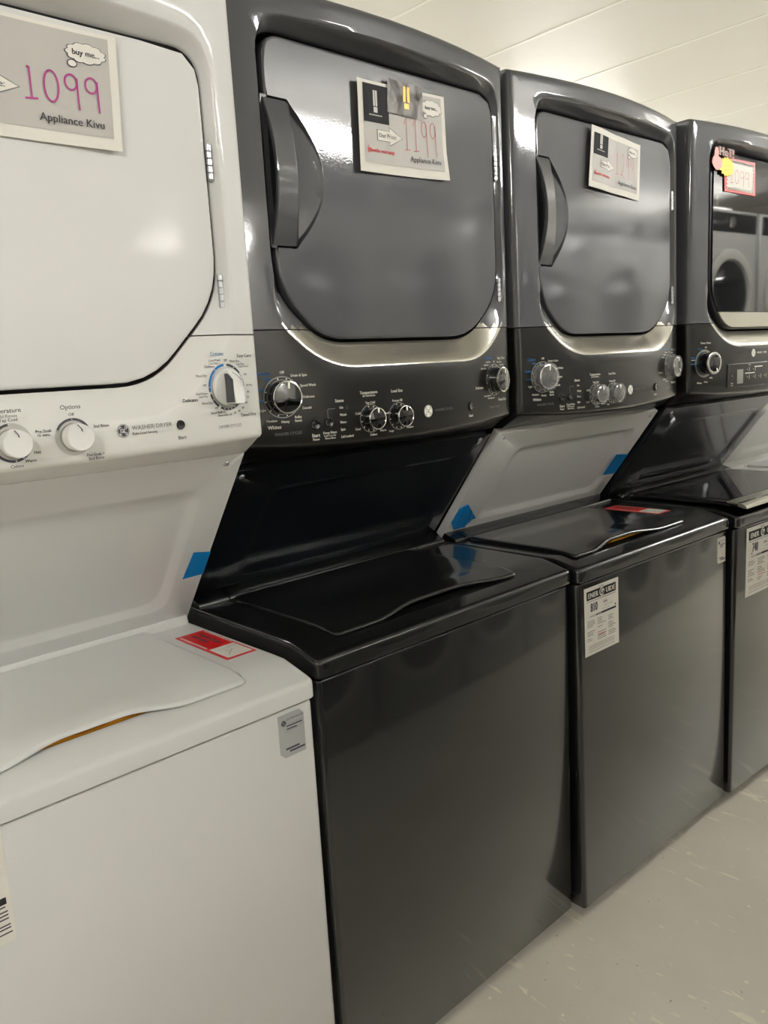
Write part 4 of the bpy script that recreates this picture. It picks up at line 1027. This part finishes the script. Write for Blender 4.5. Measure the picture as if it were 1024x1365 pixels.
# ------------------------------------------------------------------ stickers and labels
def flat_sticker(name, u, poly, label, cat, m, draw, group=None, plane='front', th=0.0005):
    cx = (min(p[0] for p in poly)+max(p[0] for p in poly))/2; cy = (min(p[1] for p in poly)+max(p[1] for p in poly))/2
    if plane == 'front':
        loc = (cx, -0.0001, cy); f = lambda off: (lambda a, b: (a-cx, -off, b-cy))
    else:
        loc = (cx, cy, deck_z(cy)+0.0002); f = lambda off: (lambda a, b: (a-cx, b-cy, off))
    mb = MB(); mb.loft([[f(0)(a, b) for a, b in poly], [f(th)(a, b) for a, b in poly]], None, True, True)
    o = mb.build(name, m, None, smooth=False); o.matrix_world = u.mw @ Matrix.Translation(loc)
    tag(o, label, cat, group)
    pr = Print(f(th+0.0003)); draw(pr); p = pr.build('printing', o)
    return o
def energy(u, x0, z0, x1, z1, num, label, arrow_r):
    w, h = x1-x0, z1-z0; d = M['print_dark']; K = M['picture_dark']; P = M['paper']
    def draw(pr):
        U = lambda a: x0+a*w; V = lambda b: z1-b*h
        pr.bar(U(0.06), V(0.185), U(0.92), V(0.055), K)
        f0 = pr.fn; pr.fn = (lambda g: (lambda a, b: (g(a, b)[0], g(a, b)[1]-0.0004, g(a, b)[2])))(f0)
        pr.text('ENER', U(0.245), V(0.125), h*0.105, P, 0, 1.0, 0, 0.05); pr.text('UIDE', U(0.755), V(0.125), h*0.105, P, 0, 1.0, 0, 0.05)
        pr.disc(U(0.50), V(0.118), h*0.062, P, 24); pr.fn = (lambda g: (lambda a, b: (g(a, b)[0], g(a, b)[1]-0.0008, g(a, b)[2])))(f0)
        pr.text('G', U(0.50), V(0.118), h*0.13, K, 0, 1.0, 0, 0.05); pr.fn = f0
        pr.text('Canada', U(0.48), V(0.030), h*0.045, d)
        pr.bar(U(0.06), V(0.212), U(0.92), V(0.205), d)
        pr.text(num, U(0.27), V(0.31), h*0.185, d, 0, 0.62, 0, 0.04)
        pr.text('kWh', U(0.60), V(0.285), h*0.05, d, 0, 1, 0, 0.03); pr.text('per year / par annee', U(0.70), V(0.335), h*0.026, d)
        a = U(arrow_r); pr.face([(a-0.004, V(0.375)), (a, V(0.405)), (a+0.004, V(0.375))], K); pr.text('This model / Ce modele', U(0.62), V(0.385), h*0.02, d)
        for k in range(10): pr.bar(U(0.06+0.086*k), V(0.445), U(0.06+0.086*(k+1)), V(0.415), [P, M['sign_grey'], M['sign_grey'], M['print_grey'], M['print_grey'], K, K, K, K, K][k])
        rnd = random.Random(len(num)+int(x0*100))
        for c0, c1 in ((0.06, 0.30), (0.36, 0.62), (0.68, 0.92)):
            v = 0.49
            for k in range(11):
                if rnd.random() < 0.8: pr.bar(U(c0), V(v+0.010), U(c0+(c1-c0)*rnd.uniform(0.45, 1)), V(v), M['print_grey'])
                v += 0.027+(0.02 if k in (3, 7) else 0)
        pr.bar(U(0.38), V(0.745), U(0.62), V(0.733), M['ink_red'])
        for v in (0.86, 0.885, 0.91, 0.945): pr.bar(U(0.10), V(v+0.007), U(0.86), V(v), M['print_grey'])
    return flat_sticker('energy_label', u, [(x0, z0), (x1, z0), (x1, z1), (x0, z1)], label, 'label', P, draw, 'white energy labels on the washer fronts')
energy(units['C'], 0.022, 0.627, 0.153, 0.780, '810', 'white energy label reading 810 on the dark washer front', 0.90)
energy(units['D'], 0.060, 0.592, 0.245, 0.786, '748', 'white energy label reading 748 at the right edge of the photo', 0.17)
def spec(u, x0, z0, x1, z1, label, m, cut):
    w, h = x1-x0, z1-z0; d = M['print_dark']
    P = [(x0, z0+cut), (x0+cut, z0), (x1, z0), (x1, z1-cut), (x1-cut, z1), (x0, z1)]
    def draw(pr):
        U = lambda a: x0+a*w; V = lambda b: z1-b*h
        logo(pr, U(0.20), V(0.20), w*0.10, M['label_silver'], d)
        pr.text('GE APPLIANCES', U(0.64), V(0.14), w*0.095, d)
        pr.stroke([(U(0.26), V(0.42)), (U(0.26), V(0.24)), (U(0.97), V(0.24)), (U(0.97), V(0.34)), (U(0.6), V(0.40)), (U(0.26), V(0.42))], 0.0005, M['print_grey'])
        pr.bar(U(0.30), V(0.305), U(0.92), V(0.275), d); pr.bar(U(0.30), V(0.375), U(0.70), V(0.345), d)
        pr.bar(U(0.22), V(0.83), U(0.75), V(0.785), d); pr.bar(U(0.36), V(0.90), U(0.96), V(0.855), d)
    return flat_sticker('specification_sticker', u, P, label, 'sticker', m, draw)
spec(units['W'], 0.614, 0.720, 0.661, 0.788, 'silver sticker with cut corners at top right of the white washer front', M['label_silver'], 0.008)
spec(units['C'], 0.625, 0.711, 0.669, 0.780, 'small white sticker at top right of a dark washer front', M['paper'], 0.005)
def side_label(u):
    x0, z0, x1, z1 = 0.045, 0.652, 0.226, 0.792; d = M['print_dark']
    def draw(pr):
        pr.bar(0.15, 0.700, 0.221, 0.7085, M['picture_dark'])
        for z, a in ((0.696, 0.219), (0.690, 0.221), (0.6855, 0.221), (0.681, 0.221), (0.673, 0.222), (0.669, 0.222), (0.663, 0.223)): pr.bar(0.16, z, a, z+0.0018, d)
    flat_sticker('energy_label', u, [(x0, z0), (x1-0.003, z0), (x1, z0+0.003), (x1, z1), (x0, z1)], 'white label at the left edge of the nearest white washer front', 'label', M['paper'], draw, 'white energy labels on the washer fronts')
side_label(units['W'])
def notice(u, x0, y0, x1, y1, label):
    """red safety notice lying on the deck beside the lid, printed so that it reads from the side"""
    w, h = x1-x0, y1-y0
    def draw(pr):
        U = lambda a: x0+a*w; V = lambda b: y1-b*h
        pr.bar(U(0.10), V(0.965), U(0.93), V(0.62), M['paper'])
        f0 = pr.fn; pr.fn = lambda a, b: tuple(Vector(f0(a, b))+Vector((0, 0, 0.0003)))
        pr.bar(U(0.20), V(0.60), U(0.86), V(0.05), M['ink_strong_red'] if False else M['notice_red'])
        pr.fn = lambda a, b: tuple(Vector(f0(a, b))+Vector((0, 0, 0.0006)))
        rnd = random.Random(2)
        for a, n in ((0.66, 11), (0.44, 8)):
            for k in range(n):
                v = 0.10+k*0.040; pr.bar(U(a-0.07*rnd.uniform(0.6, 1)), V(v+0.028), U(a+0.07*rnd.uniform(0.6, 1)), V(v), M['print_dark'])
        for k in range(16): pr.bar(U(0.06), V(0.06+k*0.033+0.022), U(0.12), V(0.06+k*0.033), M['paper'])
        for k in range(16): pr.bar(U(0.91), V(0.06+k*0.033+0.022), U(0.96), V(0.06+k*0.033), M['paper'])
        pr.stroke([(U(0.2), V(0.72)), (U(0.85), V(0.70))], 0.0008, M['print_grey'])
        pr.stroke([(U(0.25), V(0.9)), (U(0.6), V(0.77)), (U(0.35), V(0.76)), (U(0.42), V(0.83))], 0.0010, M['print_grey'])
    flat_sticker('safety_notice', u, [(x0, y0), (x1, y0), (x1, y1), (x0, y1)], label, 'sticker', M['red'], draw, 'red safety notices on the washer decks', 'deck')
notice(units['W'], 0.616, 0.128, 0.672, 0.292, 'red and white safety notice on the white washer deck')
notice(units['C'], 0.556, 0.129, 0.620, 0.300, 'red and white safety notice on the dark washer deck')
# orange literature packets showing through the lid gaps
def packet(u, x0, x1, label):
    mb = MB(); n = 14; rows = []
    for i in range(n+1):
        x = x0+(x1-x0)*i/n; w_ = 0.0015*math.sin(i*1.7)
        rows.append([(x-x0, 0, 0), (x-x0, 0.060, 0), (x-x0, 0.060, 0.018+w_), (x-x0, 0.010, 0.0325+w_), (x-x0, 0.002, 0.030+w_)])
    mb.loft(rows, None, True, True); o = mb.build('manual_packet', M['orange'], None, angle=30)
    o.matrix_world = u.mw @ Matrix.Translation((x0, 0.056, 0.8130)); tag(o, label, 'packet', 'orange packets under the lids')
packet(units['W'], 0.25, 0.50, 'orange packet showing through the lid gap of the white washer')
packet(units['C'], 0.22, 0.46, 'yellow orange packet showing through the lid gap of a dark washer')
